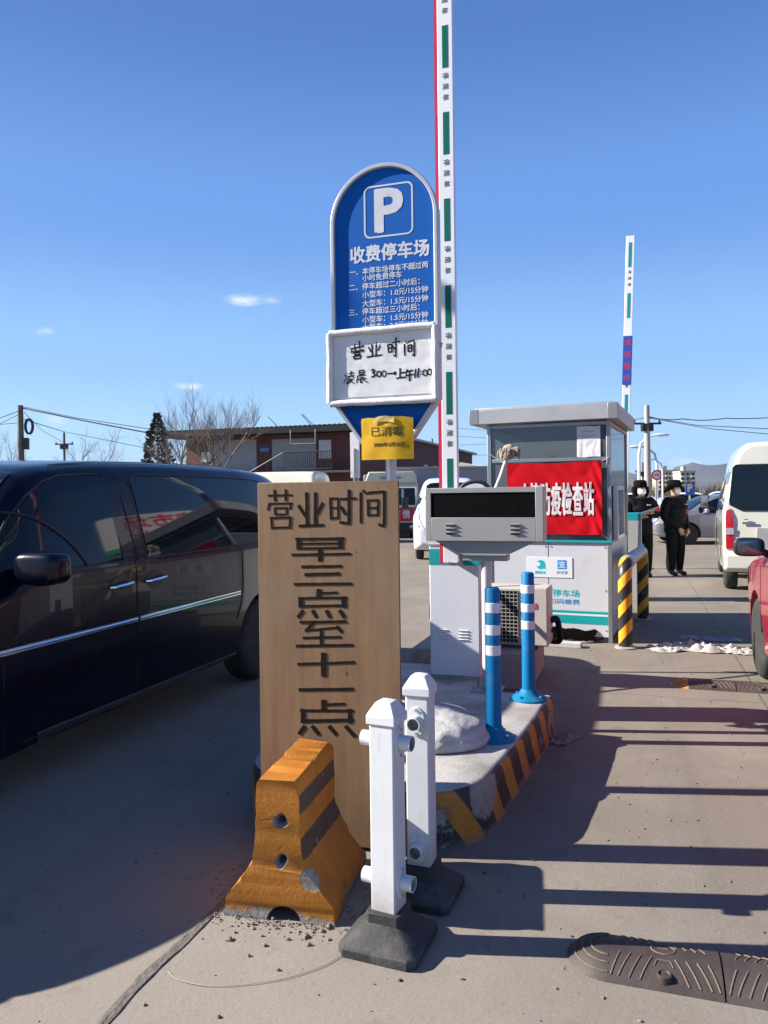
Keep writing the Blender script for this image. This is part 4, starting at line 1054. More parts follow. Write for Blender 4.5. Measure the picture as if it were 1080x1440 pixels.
# ------------------------------------------------------------------ air conditioner unit on a plinth
M_pipe = mat('pipe_black', (.008, .008, .009), .5, 0, .3, 12, spec=.25)
def make_ac():
    o = L(-.80, 6.24, 0)
    b = MB(); b.box(-1.0, .0, 0, .95, 0, .30); pl = b.build('concrete_plinth', M_conc, loc=o, rz=-PHI, bevel=.012)
    tag(pl, 'low concrete plinth under the white air conditioner unit', 'plinth')
    root = thing('air_conditioner', L(-.68, 6.40, .30), -PHI - radians(2), 'white outdoor air conditioner unit with round fan grille behind the bollards', 'air conditioner')
    W, D, H = .80, .30, .51
    c = MB(); c.box(-W, 0, 0, D, .03, H); M_ac = mat('ac_casing', (.50, .47, .41), .4, 0, .04, 4, .03, 50, dirt=(.5, .46, .38), damt=.35)
    body = c.build('casing', M_ac, root, bevel=.012)
    for x in (-W+.1, -.14):
        q = MB(); q.box(x, x+.05, .02, D-.02, 0, .03); q.build('foot', M_black, root)
    cx, cz, R = -.475, .27, .2
    d = MB(); d.prism([(cx + R*cos(2*pi*i/40), cz + R*sin(2*pi*i/40)) for i in range(40)], -.004, -.0015, 'y'); d.box(cx-.235, cx+.235, -.0035, -.001, .055, .485)
    d.build('fan_recess', M_dark, body, smooth=0)
    g = MB()
    for k in range(15): x = cx - .23 + .46*k/14; g.tube([(x, -.012, .05), (x, -.012, .49)], .0035, 5)
    for k in range(15): z = .055 + .43*k/14; g.tube([(cx-.235, -.012, z), (cx+.235, -.012, z)], .0035, 5)
    g.build('fan_grille', mat('grille_grey', (.30, .31, .27), .5), body)
    fa = MB()
    for k in range(3):
        a = 2*pi*k/3
        fa.grid(lambda i, j: Vector((cx + cos(a+i*1.3)*(.03+.14*j), -.006 - .003*i, cz + sin(a+i*1.3)*(.03+.14*j))), 8, 3)
    fa.build('fan_blade', M_black, body, normals=False)
    t = MB(); put_text(t, '启动', -.135, -.0006, .36, .055, rot=0, bold=.02); put_text(t, '美', -.135, -.0006, .30, .05, bold=.02)
    t.build('lettering', M_redv, body, smooth=0)
    s = MB()
    for k in range(9): s.box(.0005, .002, .04, D-.04, .10+.035*k, .113+.035*k)
    s.build('side_louvre', mat('ac_louvre', (.5, .48, .42), .5), body, smooth=0)
    h = MB(); h.tube(catmull([(.0, .18, .22), (.045, .21, .23), (.06, .25, .12), (.05, .29, .03), (-.06, .36, .02)], 6), .026, 10); h.tube(catmull([(.0, .20, .13), (.05, .25, .14), (.065, .31, .05), (.03, .36, .02), (-.08, .42, .02)], 6), .018, 10)
    h.build('pipe', M_pipe, root)
    # coils of black hose by the booth wall
    cb = MB(); o2 = G(812, 903)
    for k in range(6):
        r = .22 + .025*k; n = 40
        cb.tube([(o2.x - .1 + (r+.03)*cos(a*2*pi/n) + .012*sin(a+k), o2.y + .02 + .07*sin(a*2*pi/n), .03 + .018*k + .05*max(0, cos(a*2*pi/n + 2.6)) + .01*sin(a*1.7+k)) for a in range(n+1)], .013, 8)
    cb.tube(catmull([(o2.x+.1, o2.y, .05), (o2.x+.2, o2.y-.05, .03), (o2.x+.3, o2.y-.02, .06), (o2.x+.36, o2.y+.02, .1)], 6), .013, 8)
    tag(cb.build('hose', M_pipe, smooth=60), 'coiled black hose lying at the foot of the white booth panel', 'hose')
    bd = MB(); o3 = G(790, 909); bd.box(-.28, .2, -.06, .06, 0, .05)
    tag(bd.build('wooden_batten', mat('pale_batten', (.42, .41, .42), .8, 0, .1, 10, .2, 40), loc=o3, rz=-PHI-radians(4), bevel=.004), 'grey batten on the ground below the coiled black hose', 'batten')
make_ac()

# ------------------------------------------------------------------ hoop barrier in black and yellow
def make_hoop():
    a, b = G(880, 911), G(904.5, 871); d = (b-a); rz = atan2(d.y, d.x) - pi/2; ln = d.length
    root = thing('hoop_barrier', a, rz, 'black and yellow steel hoop barrier beside the toll booth', 'barrier')
    r = .07; H = .86; rb = .16
    t = NT('hazard_bands', .42)
    X, Y, Z = t.xyz()
    w = t.noise(14, 6, .65)
    yy = t.math('SUBTRACT', Y, t.math('MULTIPLY', t.math('GREATER_THAN', Y, ln*.5), ln))
    s = t.math('SUBTRACT', Z, t.math('MULTIPLY', X, 1.15)); f = t.math('FRACT', t.math('ADD', t.math('DIVIDE', s, .262), .56))
    c = t.mix(t.math('GREATER_THAN', f, .47), (.70, .33, .012), (.016, .015, .014))
    c = t.mix(t.math('MULTIPLY', t.step(w, .58, .68), .5), c, (.16, .13, .09))
    c = t.mix(t.math('MULTIPLY', t.math('GREATER_THAN', Z, H-.02), t.math('MULTIPLY', t.math('GREATER_THAN', Y, .12), t.math('LESS_THAN', Y, ln-.1))), c, (.36, .36, .36))
    t.color(c)
    pts = [(0, 0, 0), (0, 0, .3), (0, 0, H-rb)]
    pts += [(0, rb - rb*cos(radians(k*15)), H-rb + rb*sin(radians(k*15))) for k in range(1, 7)]
    pts += [(0, ln-rb + rb*sin(radians(k*15)), H-rb + rb*cos(radians(k*15))) for k in range(0, 7)]
    pts += [(0, ln, .3), (0, ln, 0)]
    m = MB(); m.tube(pts, r, 24); m.build('tube', t.m, root)
    for y in (0, ln):
        p = MB(); p.lathe([(.11, 0), (.11, .012), (.075, .02)], 24, (0, y, 0)); p.build('flange', M_conc, root)
    cl = MB()
    cl.lathe([(r+.001, -.05), (r+.006, -.05), (r+.006, .05), (r+.001, .05)], 24, (0, rb+.09, H), 'y'); cl.build('clamp', M_galv, root)
make_hoop()

# ------------------------------------------------------------------ mop and rimmed panel leaning by the booth
def make_mop():
    p0 = P(690, 705, 7.0); p1 = P(714, 640, 7.4)
    root = thing('mop', p0, 0, 'wooden mop with a matted grey head standing up before the booth glass', 'mop')
    low = p0 + (p0-p1)*1.2; low = p0 + (p0-p1)*((p0.z-.31)/(p1.z-p0.z))
    h = MB(); h.tube([tuple(low-p0), (0, 0, 0), tuple((p1-p0)*.5 + Vector((.012, 0, .01))), tuple(p1-p0)], .019, 10); h.build('handle', mat('old_wood', (.50, .45, .37), .75, 0, .15, 12, .2, 60), root)
    k = MB(); c = p1 - p0 + Vector((.01, 0, .03))
    k.ball(c, (.075, .07, .065), 20, 12, 0, lambda q: q + (q-c)*.5*noise.noise(q*26))
    for i in range(46):
        a = random.uniform(0, 2*pi); e = random.uniform(.2, 1); q = c + Vector((.05*cos(a), .05*sin(a), .03*random.uniform(-1, 1)))
        k.tube(catmull([tuple(q), tuple(q + Vector((.045*cos(a), .045*sin(a), .01))), tuple(q + Vector((.055*cos(a), .055*sin(a), -.06*e)))], 3), .009, 5)
    k.build('mop_head', mat('mop_strands', (.30, .26, .20), .95, 0, .4, 24, .5, 60), root)
    o = P(664, 690, 6.9); pr = thing('rimmed_panel', (o.x, o.y, o.z-.12), -PHI, 'small white panel with a dark rounded rim standing behind the display box', 'panel')
    ou = [(-.19, -.12), (.17, -.12), (.165, .09), (.13, .17), (.06, .20), (-.02, .195), (-.09, .165), (-.13, .08)]
    ou = catmull(ou + [ou[0]], 4)[:-1]
    q = MB(); q.prism([(x*.9, .02+(z-.02)*.9) for x, z in ou], -.01, .02, 'y'); q.build('face', M_white, pr, bevel=.004)
    e = MB(); e.tube([(x, 0, z) for x, z in ou] + [(ou[0][0], 0, ou[0][1])], .016, 8); e.build('rim', M_black, pr)
    g = MB(); g.tube([(-.22, -.01, -.12), (-.10, -.01, .10)], .009, 8); g.build('edge_strip', M_teal, pr)
    s = MB(); s.cyl((0, .005, -.12), (0, .005, -(o.z-.12-.3)), .02); s.build('stand', M_steel, pr)
make_mop()

# ------------------------------------------------------------------ second boom gate behind the booth
def make_gate2():
    Y = 11.2; b = P(884, 722, Y); rz = -radians(20)
    root = thing('boom_gate', (b.x, b.y, 0), rz, 'grey boom gate behind the booth with a raised teal striped arm', 'boom gate', 'boom gates')
    H = b.z
    c = MB(); c.box(-.25, .17, 0, .34, .0, H); bd = c.build('cabinet', mat('cabinet_grey', (.36, .35, .34), .45, 0, .06, 3), root, bevel=.006)
    t = MB(); t.box(-.252, .172, -.002, .342, H-.10, H+.003); t.build('teal_band', M_teal, bd, bevel=.002)
    k = MB()
    a0, a1 = P(875, 575, Y-.15), P(884, 335, Y-.15)
    boom_arm(root, -.105, -.12, H-.35, 5.28, .115, .05, False, (3.14, 3.84), .73, .25)
    arm = [o for o in root.children if o.name.startswith('boom_arm')][0]
    arm.rotation_euler.y = radians(2.1); arm.location.x = -.012
make_gate2()
for px, py, H in ((911, 800, .85), (903, 812, .62)):
    p = G(px, py)
    make_bollard((p.x, p.y, 0), 'blue and white bollard behind the hoop barrier, taller one' if H > .7 else 'short blue and white bollard behind the hoop barrier', H=H, r=.05, bands=((.06, .12), (.19, .25), (.32, .38)))
# ------------------------------------------------------------------ vehicles: bodies lofted from cross sections
def pchip(xs, ys, x):
    n = len(xs)
    if x <= xs[0]: return ys[0]
    if x >= xs[-1]: return ys[-1]
    h = [xs[i+1]-xs[i] for i in range(n-1)]; d = [(ys[i+1]-ys[i])/h[i] for i in range(n-1)]
    def slope(i):
        if i == 0: return d[0]
        if i == n-1: return d[-1]
        if d[i-1]*d[i] <= 0: return 0
        w1, w2 = 2*h[i]+h[i-1], h[i]+2*h[i-1]; return (w1+w2)/(w1/d[i-1]+w2/d[i])
    i = max(k for k in range(n-1) if xs[k] <= x); t = (x-xs[i])/h[i]; m0, m1 = slope(i), slope(i+1)
    return (1+2*t)*(1-t)**2*ys[i] + t*(1-t)**2*h[i]*m0 + t*t*(3-2*t)*ys[i+1] + t*t*(t-1)*h[i]*m1
class Loft:
    # stations: (y, z_bottom, z_belt, z_top, half width low, half width belt, half width top)
    def __init__(s, st, crown=.03, shear=None, roundr=.06): s.st = st; s.crown = crown; s.shear = shear; s.rr = roundr; s.cache = {}
    def par(s, y):
        xs = [a[0] for a in s.st]; return [pchip(xs, [a[k] for a in s.st], y) for k in range(1, 7)]
    def section(s, y):
        k = round(y, 5)
        if k in s.cache: return s.cache[k]
        zb, zl, zt, wl, wb, wt = s.par(y); zl = min(zl, zt-.05); wt = min(wt, wb)
        h = zt - zl; r = min(s.rr, h*.35); md = max(wl, wb)
        q = [(0, zb), (wl*.8, zb), (wl-.02, zb+.02), (wl, zb+.09), (md+.012, zb+(zl-zb)*.45), (wb+.008, zl-.09*(zl-zb)), (wb-.004, zl+.01),
             (wb+(wt-wb)*.38+.006*h, zl+h*.38), (wb+(wt-wb)*.78+.008*h, zl+h*.74), (wt, zt-r), (wt-r*.9, zt-r*.22), (wt*.7, zt+s.crown*.45), (0, zt+s.crown)]
        p = catmull(q, 5); s.cache[k] = p; return p
    def X(s, y, z):
        p = s.section(y); best = None
        for (x0, z0), (x1, z1) in zip(p[10:55], p[11:56]):
            if min(z0, z1)-1e-6 <= z <= max(z0, z1)+1e-6 and abs(z1-z0) > 1e-7: best = x0+(x1-x0)*(z-z0)/(z1-z0)
        return best if best is not None else p[45][0]
    def Z(s, x, y):
        p = s.section(y); x = abs(x)
        for (x0, z0), (x1, z1) in zip(p[44:-1], p[45:]):
            if x1-1e-6 <= x <= x0+1e-6 and abs(x1-x0) > 1e-7: return z0+(z1-z0)*(x-x0)/(x1-x0)
        return p[-1][1] if x < .1 else p[46][1]
    def sh(s, p):
        return Vector((p[0], p[1] + (s.shear(p[1], p[2]) if s.shear else 0), p[2]))
    def body(s, step=.06):
        y0, y1 = s.st[0][0], s.st[-1][0]; n = int((y1-y0)/step); ys = [y0+(y1-y0)*i/n for i in range(n+1)]
        m = MB(); ring = None
        for y in ys:
            p = s.section(y); loop = [(x, z) for x, z in p] + [(-x, z) for x, z in p[-2:0:-1]]
            ring = len(loop); m.v += [tuple(s.sh((x, y, z))) for x, z in loop]
        for k in range(n):
            for i in range(ring): m.f.append((k*ring+i, k*ring+(i+1) % ring, (k+1)*ring+(i+1) % ring, (k+1)*ring+i)); m.m.append(0)
        m.f.append(tuple(range(ring))[::-1]); m.f.append(tuple(n*ring+i for i in range(ring))); m.m += [0, 0]
        return m
    def side(s, m, sgn, ya, yb, zlo, zhi, off=.004, nu=16, nv=6, mi=0):   # patch lying on the flank; zlo, zhi, ya, yb may be functions
        f = lambda a, t: a(t) if callable(a) else a
        def fn(i, j):
            A, B = f(ya, j), f(yb, j); y = A+(B-A)*i; z = f(zlo, y)+(f(zhi, y)-f(zlo, y))*j
            return s.sh((sgn*(s.X(y, z)+off), y, z))
        m.grid(fn, nu, nv, mi)
    def top(s, m, hw0, hw1, ya, yb, off=.004, nu=14, nv=10, mi=0):        # patch on the windscreen / roof / rear slope
        def fn(i, j):
            y = ya+(yb-ya)*j; w = hw0+(hw1-hw0)*j; x = -w+2*w*i; return s.sh((x, y, s.Z(x, y))) + Vector((0, off*(-1 if ya < yb else 1)*.7, off))
        m.grid(fn, nu, nv, mi)
    def line(s, m, sgn, pts, r=.006, off=.0, mi=0, n=6):
        m.tube([s.sh((sgn*(s.X(y, z)+off), y, z)) for y, z in pts], r, n, mi)
def paint(name, col, metal=0, coat=1, rough=.3, dirt=None, damt=.3): return mat(name, col, rough, metal, .03, 2, 0, 30, coat=coat, coatr=.04, dirt=dirt, dscale=3, damt=damt)
def car_glass(name, col=(.004, .006, .009), rough=.03): return mat(name, col, rough, 0, .02, 1, spec=.42)
M_glass = car_glass('car_glass')
M_trim = mat('dark_trim', (.012, .012, .013), .5, 0, .15, 10)
M_redlamp = mat('red_lamp_lens', (.42, .006, .012), .12, 0, .1, 20, coat=.8)
M_clearlamp = mat('clear_lamp_lens', (.45, .46, .47), .12, .3, .25, 25, coat=.8)
def wheel(root, x, y, r, w=.21, sgn=1, spokes=7, rimmat=None):
    k = MB(); prof = [(r*.62, -w/2), (r*.86, -w/2), (r*.96, -w/2+.02), (r, -w*.28), (r, w*.28), (r*.96, w/2-.02), (r*.86, w/2), (r*.62, w/2)]
    k.lathe(prof, 36, (x, y, r), 'x'); t = k.build('wheel', M_tyre, root)
    q = MB(); s = sgn; f = x + s*(w/2-.02)
    q.lathe([(r*.63, s*(w/2-.004)), (r*.60, s*(w/2-.004)), (r*.57, s*(w/2-.05)), (r*.02, s*(w/2-.06))], 32, (x, y, r), 'x')
    for i in range(spokes):
        a = 2*pi*i/spokes; d = Vector((0, cos(a), sin(a))); e = Vector((0, -sin(a), cos(a)))
        c = Vector((f, y, r)); A, B = c+d*r*.08, c+d*r*.59
        q.add([A-e*.032, A+e*.032, B+e*.022, B-e*.022, A-e*.032-Vector((s*.03, 0, 0)), A+e*.032-Vector((s*.03, 0, 0)), B+e*.022-Vector((s*.03, 0, 0)), B-e*.022-Vector((s*.03, 0, 0))], [(0,1,2,3),(0,4,5,1),(1,5,6,2),(2,6,7,3),(3,7,4,0)])
    q.lathe([(r*.15, s*-.02), (r*.14, s*.012), (.001, s*.018)], 16, (f, y, r), 'x')
    q.build('rim', rimmat or M_alu, t, smooth=35)
def arches(bd, wheels, r, hw, dark_i=1):
    c = MB()
    for y in wheels:
        for s in (-1, 1):
            c.lathe([(.001, s*(hw-.30)), (r, s*(hw-.30)), (r, s*(hw+.3)), (.001, s*(hw+.3))], 40, (0, y, r*.86), 'x')
    return c
def finish_arch(b, mats, wheels, r, hw):
    b.data.materials.clear()
    for m in mats: b.data.materials.append(m)
    for p in b.data.polygons:
        c = p.center; p.material_index = 0
        for y in wheels:
            if sqrt((c.y-y)**2 + (c.z-r*.86)**2) < r*.995 and abs(c.x) < hw-.02: p.material_index = 1

# ---- dark minivan on the left lane
def make_minivan():
    hw = .93; root = thing('minivan', L(-3.1-hw-.005, 4.6, 0), -PHI, 'dark navy minivan with tinted windows and a chrome strip', 'car')
    c = 4.6
    st = [(1.72, .42, .62, .72, .55, .60, .45), (1.78, .30, .66, .80, .72, .74, .60), (1.92, .24, .76, .91, .84, .86, .74), (2.2, .22, .86, 1.01, .90, .91, .80), (2.65, .22, .94, 1.09, .92, .93, .84),
          (2.92, .22, 1.02, 1.17, .92, .93, .82), (3.3, .23, 1.12, 1.53, .92, .93, .75), (3.5, .24, 1.17, 1.715, .92, .93, .745), (3.72, .24, 1.185, 1.79, .92, .93, .745), (4.3, .25, 1.19, 1.835, .92, .93, .75),
          (5.2, .26, 1.19, 1.85, .92, .93, .75), (6.0, .27, 1.19, 1.845, .92, .93, .745), (6.45, .28, 1.19, 1.825, .92, .925, .73), (6.8, .30, 1.18, 1.77, .91, .91, .70), (7.0, .34, 1.16, 1.60, .89, .89, .66), (7.14, .40, 1.05, 1.25, .84, .84, .64), (7.2, .50, .85, .98, .72, .72, .55)]
    st = [((2.65 - (2.65-a[0])*1.28) if a[0] < 2.65 else a[0], *a[1:]) for a in st]
    lf = Loft([(a[0]-c, *a[1:]) for a in st], .03, None, .07)
    M_navy = mat('navy_paint', (.0022, .0034, .0115), .25, 0, .05, 2, 0, 30, coat=.4, coatr=.015, spec=.15); M_navy.node_tree.nodes['Principled BSDF'].inputs['Coat IOR'].default_value = 1.38
    b = lf.body(.05).build('body', M_navy, root, smooth=38)
    r = .345; wy = [2.64-c, 6.05-c]
    boolean(b, arches(b, wy, r+.065, hw)); finish_arch(b, [M_navy, M_trim], wy, r+.065, hw)
    for y in wy:
        for s in (-1, 1): wheel(root, s*(hw-.12), y, r, .22, s, 5)
    def zt(y): return min(1.745, pchip([3.12-c, 3.4-c, 3.62-c, 3.9-c, 5.4-c, 6.2-c, 6.45-c], [1.23, 1.52, 1.68, 1.735, 1.745, 1.735, 1.69], y))
    for s in (1, -1):
        w = MB(); lf.side(w, s, 3.16-c, 4.14-c, lambda y: 1.20, lambda y: max(1.215, zt(y)), .005, 30, 12); w.build('front_side_window', M_glass, root)
        w = MB(); lf.side(w, s, lambda j: 4.42-c+.0*j, 6.42-c, lambda y: 1.205, zt, .005, 40, 12); w.build('rear_side_window', M_glass, root)
        ts = MB()
        ol = [(3.14-c, 1.20)] + [(y-c, zt(y-c)+.012) for y in (3.2, 3.35, 3.5, 3.65, 3.8, 4.0, 4.16)] + [(4.16-c, 1.19), (3.14-c, 1.19)]
        lf.line(ts, s, ol, .008, .002)
        ol = [(4.40-c, 1.19), (4.40-c, 1.70)] + [(y-c, zt(y-c)+.012) for y in (4.5, 5.0, 5.5, 6.0, 6.3, 6.44)] + [(6.46-c, 1.3), (6.4-c, 1.19), (4.40-c, 1.19)]
        lf.line(ts, s, ol, .007, .002)
        qd = [(3.50-c, 1.20), (3.52-c, 1.35), (3.43-c, 1.46)]
        ts.build('window_seal', M_trim, root)
        # divider bar curving across the front quarter window
        dv = MB(); lf.line(dv, s, catmull([(3.32-c, 1.53), (3.5-c, 1.485), (3.66-c, 1.38), (3.75-c, 1.29), (3.81-c, 1.20)], 5), .011, .006); dv.build('quarter_window_bar', M_trim, root)
        # door seams
        sm = MB()
        lf.line(sm, s, [(4.275-c, z) for z in (.30, .5, .7, .9, 1.1, 1.19)], .006, -.001)
        lf.line(sm, s, [(4.30-c, 1.19), (4.285-c, 1.5), (4.28-c, 1.74)], .006, -.001)
        lf.line(sm, s, [(5.70-c, z) for z in (1.17, 1.05, .95, .84)] + [(5.66-c, .70), (5.6-c, .60)], .006, -.001)
        lf.line(sm, s, [(3.16-c, .32), (3.15-c, .7), (3.12-c, 1.0), (3.1-c, 1.15)], .006, -.001)
        lf.line(sm, s, [(y-c, .30) for y in (3.3, 3.8, 4.3, 5.0, 5.5)], .006, -.001)
        sm.build('door_seam', M_dark, root)
        # chrome strip along the doors
        for a, bb in ((2.95-c, 4.262-c), (4.288-c, 5.64-c)):
            k = MB(); lf.side(k, s, a, bb, .792, .822, .012, 20, 2); lf.side(k, s, a, bb, .792, .7921, .0, 20, 1)
            lf.line(k, s, [(a + (bb-a)*i/20, .807) for i in range(21)], .0145, .002); k.build('chrome_strip', M_chrome, root)
        sl = MB(); lf.side(sl, s, 3.4-c, 5.62-c, .262, .31, .006, 20, 2); lf.line(sl, s, [(3.4-c+(2.2)*i/12, .315) for i in range(13)], .006, .003); sl.build('sill_strip', mat('sill_grey', (.03, .03, .036), .4, .2), root)
        # handles in their dark cups
        for y in (4.105-c, 4.475-c):
            hc = MB(); n = 24
            pts = [(y + .095*cos(2*pi*i/n), 1.045 + .062*sin(2*pi*i/n)) for i in range(n)]
            ctr = lf.sh((s*(lf.X(y, 1.045)+.0015), y, 1.045)); ring = [lf.sh((s*(lf.X(a, z)+.003), a, z)) for a, z in pts]
            hc.add([ctr]+ring, [(0, 1+i, 1+(i+1) % n) for i in range(n)]); h = hc.build('door_handle', M_trim, root, smooth=0)
            hb = MB(); hb.tube([lf.sh((s*(lf.X(y+d, 1.05)+o), y+d, 1.045+d*.06)) for d, o in ((-.10, .002), (-.085, .028), (0, .036), (.085, .028), (.10, .002))], [.010, .014, .015, .014, .010], 8); hb.build('chrome_grip', M_chrome, h)
        # mirror
        mk = MB(); mp = Vector((s*(hw+.16), 3.27-c, 1.235))
        mk.ball(mp, (1, 1, 1), 36, 24, 0, lambda p: mp + Vector([sg*abs(q)**.55*w for q, w, sg in [((p-mp)[i], (.145, .085, .088)[i], 1 if (p-mp)[i] > 0 else -1) for i in range(3)]]))
        mk.tube([tuple(mp + Vector((-s*.10, .0, -.03))), (s*(hw-.03), 3.36-c, 1.19)], [.05, .045], 10)
        mo = mk.build('wing_mirror', M_navy, root, smooth=60)
        cs = MB(); cs.tube([tuple(mp + Vector((s*dx, -.035 + .02*abs(dx)*8, -.082 + .02*(dx/.1)**2))) for dx in (-.09, -.05, 0, .05, .09)], .011, 8); cs.build('chrome_lip', M_chrome, mo)
    w = MB(); lf.top(w, .74, .62, 2.95-c, 3.56-c, .006, 16, 14); w.build('windscreen', car_glass('windscreen_glass', (.03, .034, .04), .04), root)
    w = MB(); lf.top(w, .60, .60, 7.12-c, 6.84-c, .006, 14, 10); w.build('rear_window', M_glass, root)
    rl = MB()
    for s in (1, -1): rl.tube([lf.sh((s*.655, y-c, lf.Z(.655, y-c)+.008)) for y in (3.8, 4.2, 4.6, 5.0, 5.4, 5.8, 6.2)], .003, 8)
    rl.build('roof_seam', M_trim, root)
    for s in (1, -1):
        q = MB(); q.ball((s*.70, 1.66-c, .74), (.13, .11, .075), 16, 10); q.build('headlight', M_clearlamp, root)
        q = MB(); lf.side(q, s, 6.62-c, 6.88-c, .95, lambda y: 1.12, .006, 6, 6); q.build('tail_light', M_redlamp, root)
    g = MB(); g.box(-.42, .42, 1.43-c, 1.50-c, .50, .66); g.build('grille', M_trim, root, bevel=.02)
make_minivan()

# ---- white high-roof van on the right lane
def make_van(name, loc, rz, label, col, cat='van', plate=True, roofh=2.32, scale=1.0, banner=False):
    hw = .86; root = thing(name, loc, rz, label, cat)
    H = roofh
    # y = 0 at the tail, front at y = 4.9
    st = [(0.0, .42, 1.30, H-.08, .81, .82, .58), (.03, .38, 1.32, H-.045, .835, .845, .60), (.12, .36, 1.33, H-.015, .85, .86, .62), (.5, .33, 1.14, H, .86, .86, .61), (2.0, .30, 1.14, H+.01, .86, .86, .62), (3.6, .28, 1.14, H-.02, .86, .86, .61), (3.95, .28, 1.12, H-.12, .86, .86, .60),
          (4.25, .28, 1.09, H-.50, .86, .86, .64), (4.55, .28, 1.02, 1.42, .85, .85, .72), (4.75, .30, .90, 1.10, .82, .82, .70), (4.88, .36, .74, .90, .74, .74, .62), (4.92, .42, .66, .78, .66, .66, .54)]
    def shear(y, z): return (.13*max(0, (z-1.0)/1.3))*max(0, 1-y/1.2)
    lf = Loft(st, .03, shear, .09)
    P_ = paint('paint_'+name, col, rough=.3, dirt=(col[0]*.62, col[1]*.56, col[2]*.46), damt=.4)
    b = lf.body(.07).build('body', P_, root, smooth=38)
    r = .335; wy = [1.05, 3.75]
    boolean(b, arches(b, wy, r+.06, hw)); finish_arch(b, [P_, M_trim], wy, r+.06, hw)
    for y in wy:
        for s in (-1, 1): wheel(root, s*(hw-.13), y, r, .20, s, 6)
    # tail: window, lamps, bumper, recess and plate
    def tail(poly, nm, m, off=.006, th=.0, bev=0, parent=None):
        q = MB(); n = len(poly); f = [Vector((x, shear(0, z)-off, z)) for x, z in poly]; bk = [Vector((x, shear(0, z)+.02, z)) for x, z in poly]
        q.add(f+bk, [tuple(range(n))[::-1]] + [(i, (i+1) % n, n+(i+1) % n, n+i) for i in range(n)]); return q.build(nm, m, parent or root, smooth=35)
    wt = H - .34
    win = [(-.60, 1.29), (.60, 1.29), (.765, 1.38), (.77, 1.42), (.715, wt-.04), (.68, wt), (-.68, wt), (-.715, wt-.04), (-.77, 1.42), (-.765, 1.38)]
    tail(win, 'rear_window', M_glass, .008)
    sl = MB(); sl.tube([Vector((x, shear(0, z)-.004, z)) for x, z in win+[win[0]]], .010, 6); sl.build('window_seal', M_trim, root)
    for s in (1, -1):
        poly = [(s*.715, .72), (s*.83, .72), (s*.832, 1.2), (s*.815, 1.29), (s*.76, 1.32), (s*.725, 1.2)]
        lamp = tail(poly if s > 0 else poly[::-1], 'tail_light', M_redlamp, .016)
        mid = [(s*.722, .93), (s*.826, .93), (s*.826, 1.03), (s*.722, 1.03)]
        tail(mid if s > 0 else mid[::-1], 'reversing_lens', M_clearlamp, .019, parent=lamp)
        w = MB(); lf.side(w, s, .42, 1.95, 1.27, lambda y: H-.42, .005, 16, 8); w.build('side_window', M_glass, root)
        w = MB(); lf.side(w, s, 2.06, 3.25, 1.27, lambda y: H-.42, .005, 14, 8); w.build('side_window', M_glass, root)
        w = MB(); lf.side(w, s, 3.34, 4.25, 1.22, lambda y: min(H-.44, lf.par(y)[2]-.10), .005, 14, 8); w.build('side_window', M_glass, root)
        
        for yy in (2.0, 3.29): q = MB(); lf.line(q, s, [(yy, z) for z in (.35, .6, .9, 1.2, 1.5, H-.36)], .006, -.001); q.build('door_seam', M_dark, root)
        mk = MB(); mp = Vector((s*(hw+.20), 4.2, 1.38)); mk.box(mp.x-.075, mp.x+.075, mp.y-.05, mp.y+.05, mp.z-.14, mp.z+.14)
        mk.tube([tuple(mp+Vector((-s*.06, 0, -.1))), (s*(hw-.05), 4.28, 1.2)], .02, 8); mo = mk.build('wing_mirror', M_trim, root, bevel=.03)
        g = MB(); g.box(mp.x-.06, mp.x+.06, mp.y-.054, mp.y-.0505, mp.z-.12, mp.z+.12); g.build('mirror_glass', mat('mirror_glass', (.5, .55, .6), .05, 1, .02), mo)
        q = MB(); q.ball((s*.66, 4.77, .82), (.15, .10, .11), 14, 10); q.build('headlight', M_clearlamp, root)
    bp = MB(); bp.box(-.86, .86, -.07, .12, .40, .66); bp.build('rear_bumper', P_, root, bevel=.05, seg=4)
    rc = tail([(-.42, .70), (.42, .70), (.40, 1.03), (-.40, 1.03)], 'plate_recess', mat('recess_grey', (.30, .30, .32), .5), .005)
    if plate: tail([(-.25, .75), (.25, .75), (.22, .95), (-.22, .95)], 'number_plate', mat('plate_white', (.62, .63, .66), .5), .009)
    t = MB()
    t.box(-.60, -.42, shear(0, 1.1)-.012, shear(0, 1.1)-.004, 1.085, 1.12, 0); t.box(-.575, -.52, shear(0, 1.1)-.012, shear(0, 1.1)-.004, 1.15, 1.165, 0)
    t.build('rear_badge', mat('badge_grey', (.22, .22, .22), .4, .5, .3, 90), root, smooth=0)
    w = MB(); lf.top(w, .66, .54, 4.50, 3.98, .006, 12, 10); w.build('windscreen', M_glass, root)
    g = MB(); g.box(-.40, .40, 4.86, 4.935, .56, .70); g.build('grille', M_trim, root, bevel=.02)
    pn = MB(); pn.box(-.22, .22, 4.93, 4.945, .46, .56); pn.build('front_plate', mat('plate_blue', (.02, .06, .25), .4), root)
    return root
make_van('high_roof_van', (5.92, 11.28, 0), radians(-21.8), 'white high-roof van seen from behind, stopped by the guards', (.62, .60, .52))
p_ = G(637, 790); make_van('parked_van', (p_.x+.26, p_.y+4.6, 0), pi - PHI + radians(14), 'white van facing the camera, half hidden by the display box', (.62, .63, .66), roofh=1.98)
p_ = P(433, 680, 23); make_van('parked_minibus', (p_.x+.3, 26, 0), pi/2 - PHI, 'cream minibus parked behind the plywood board, only its roof showing', (.66, .62, .50), roofh=2.38)

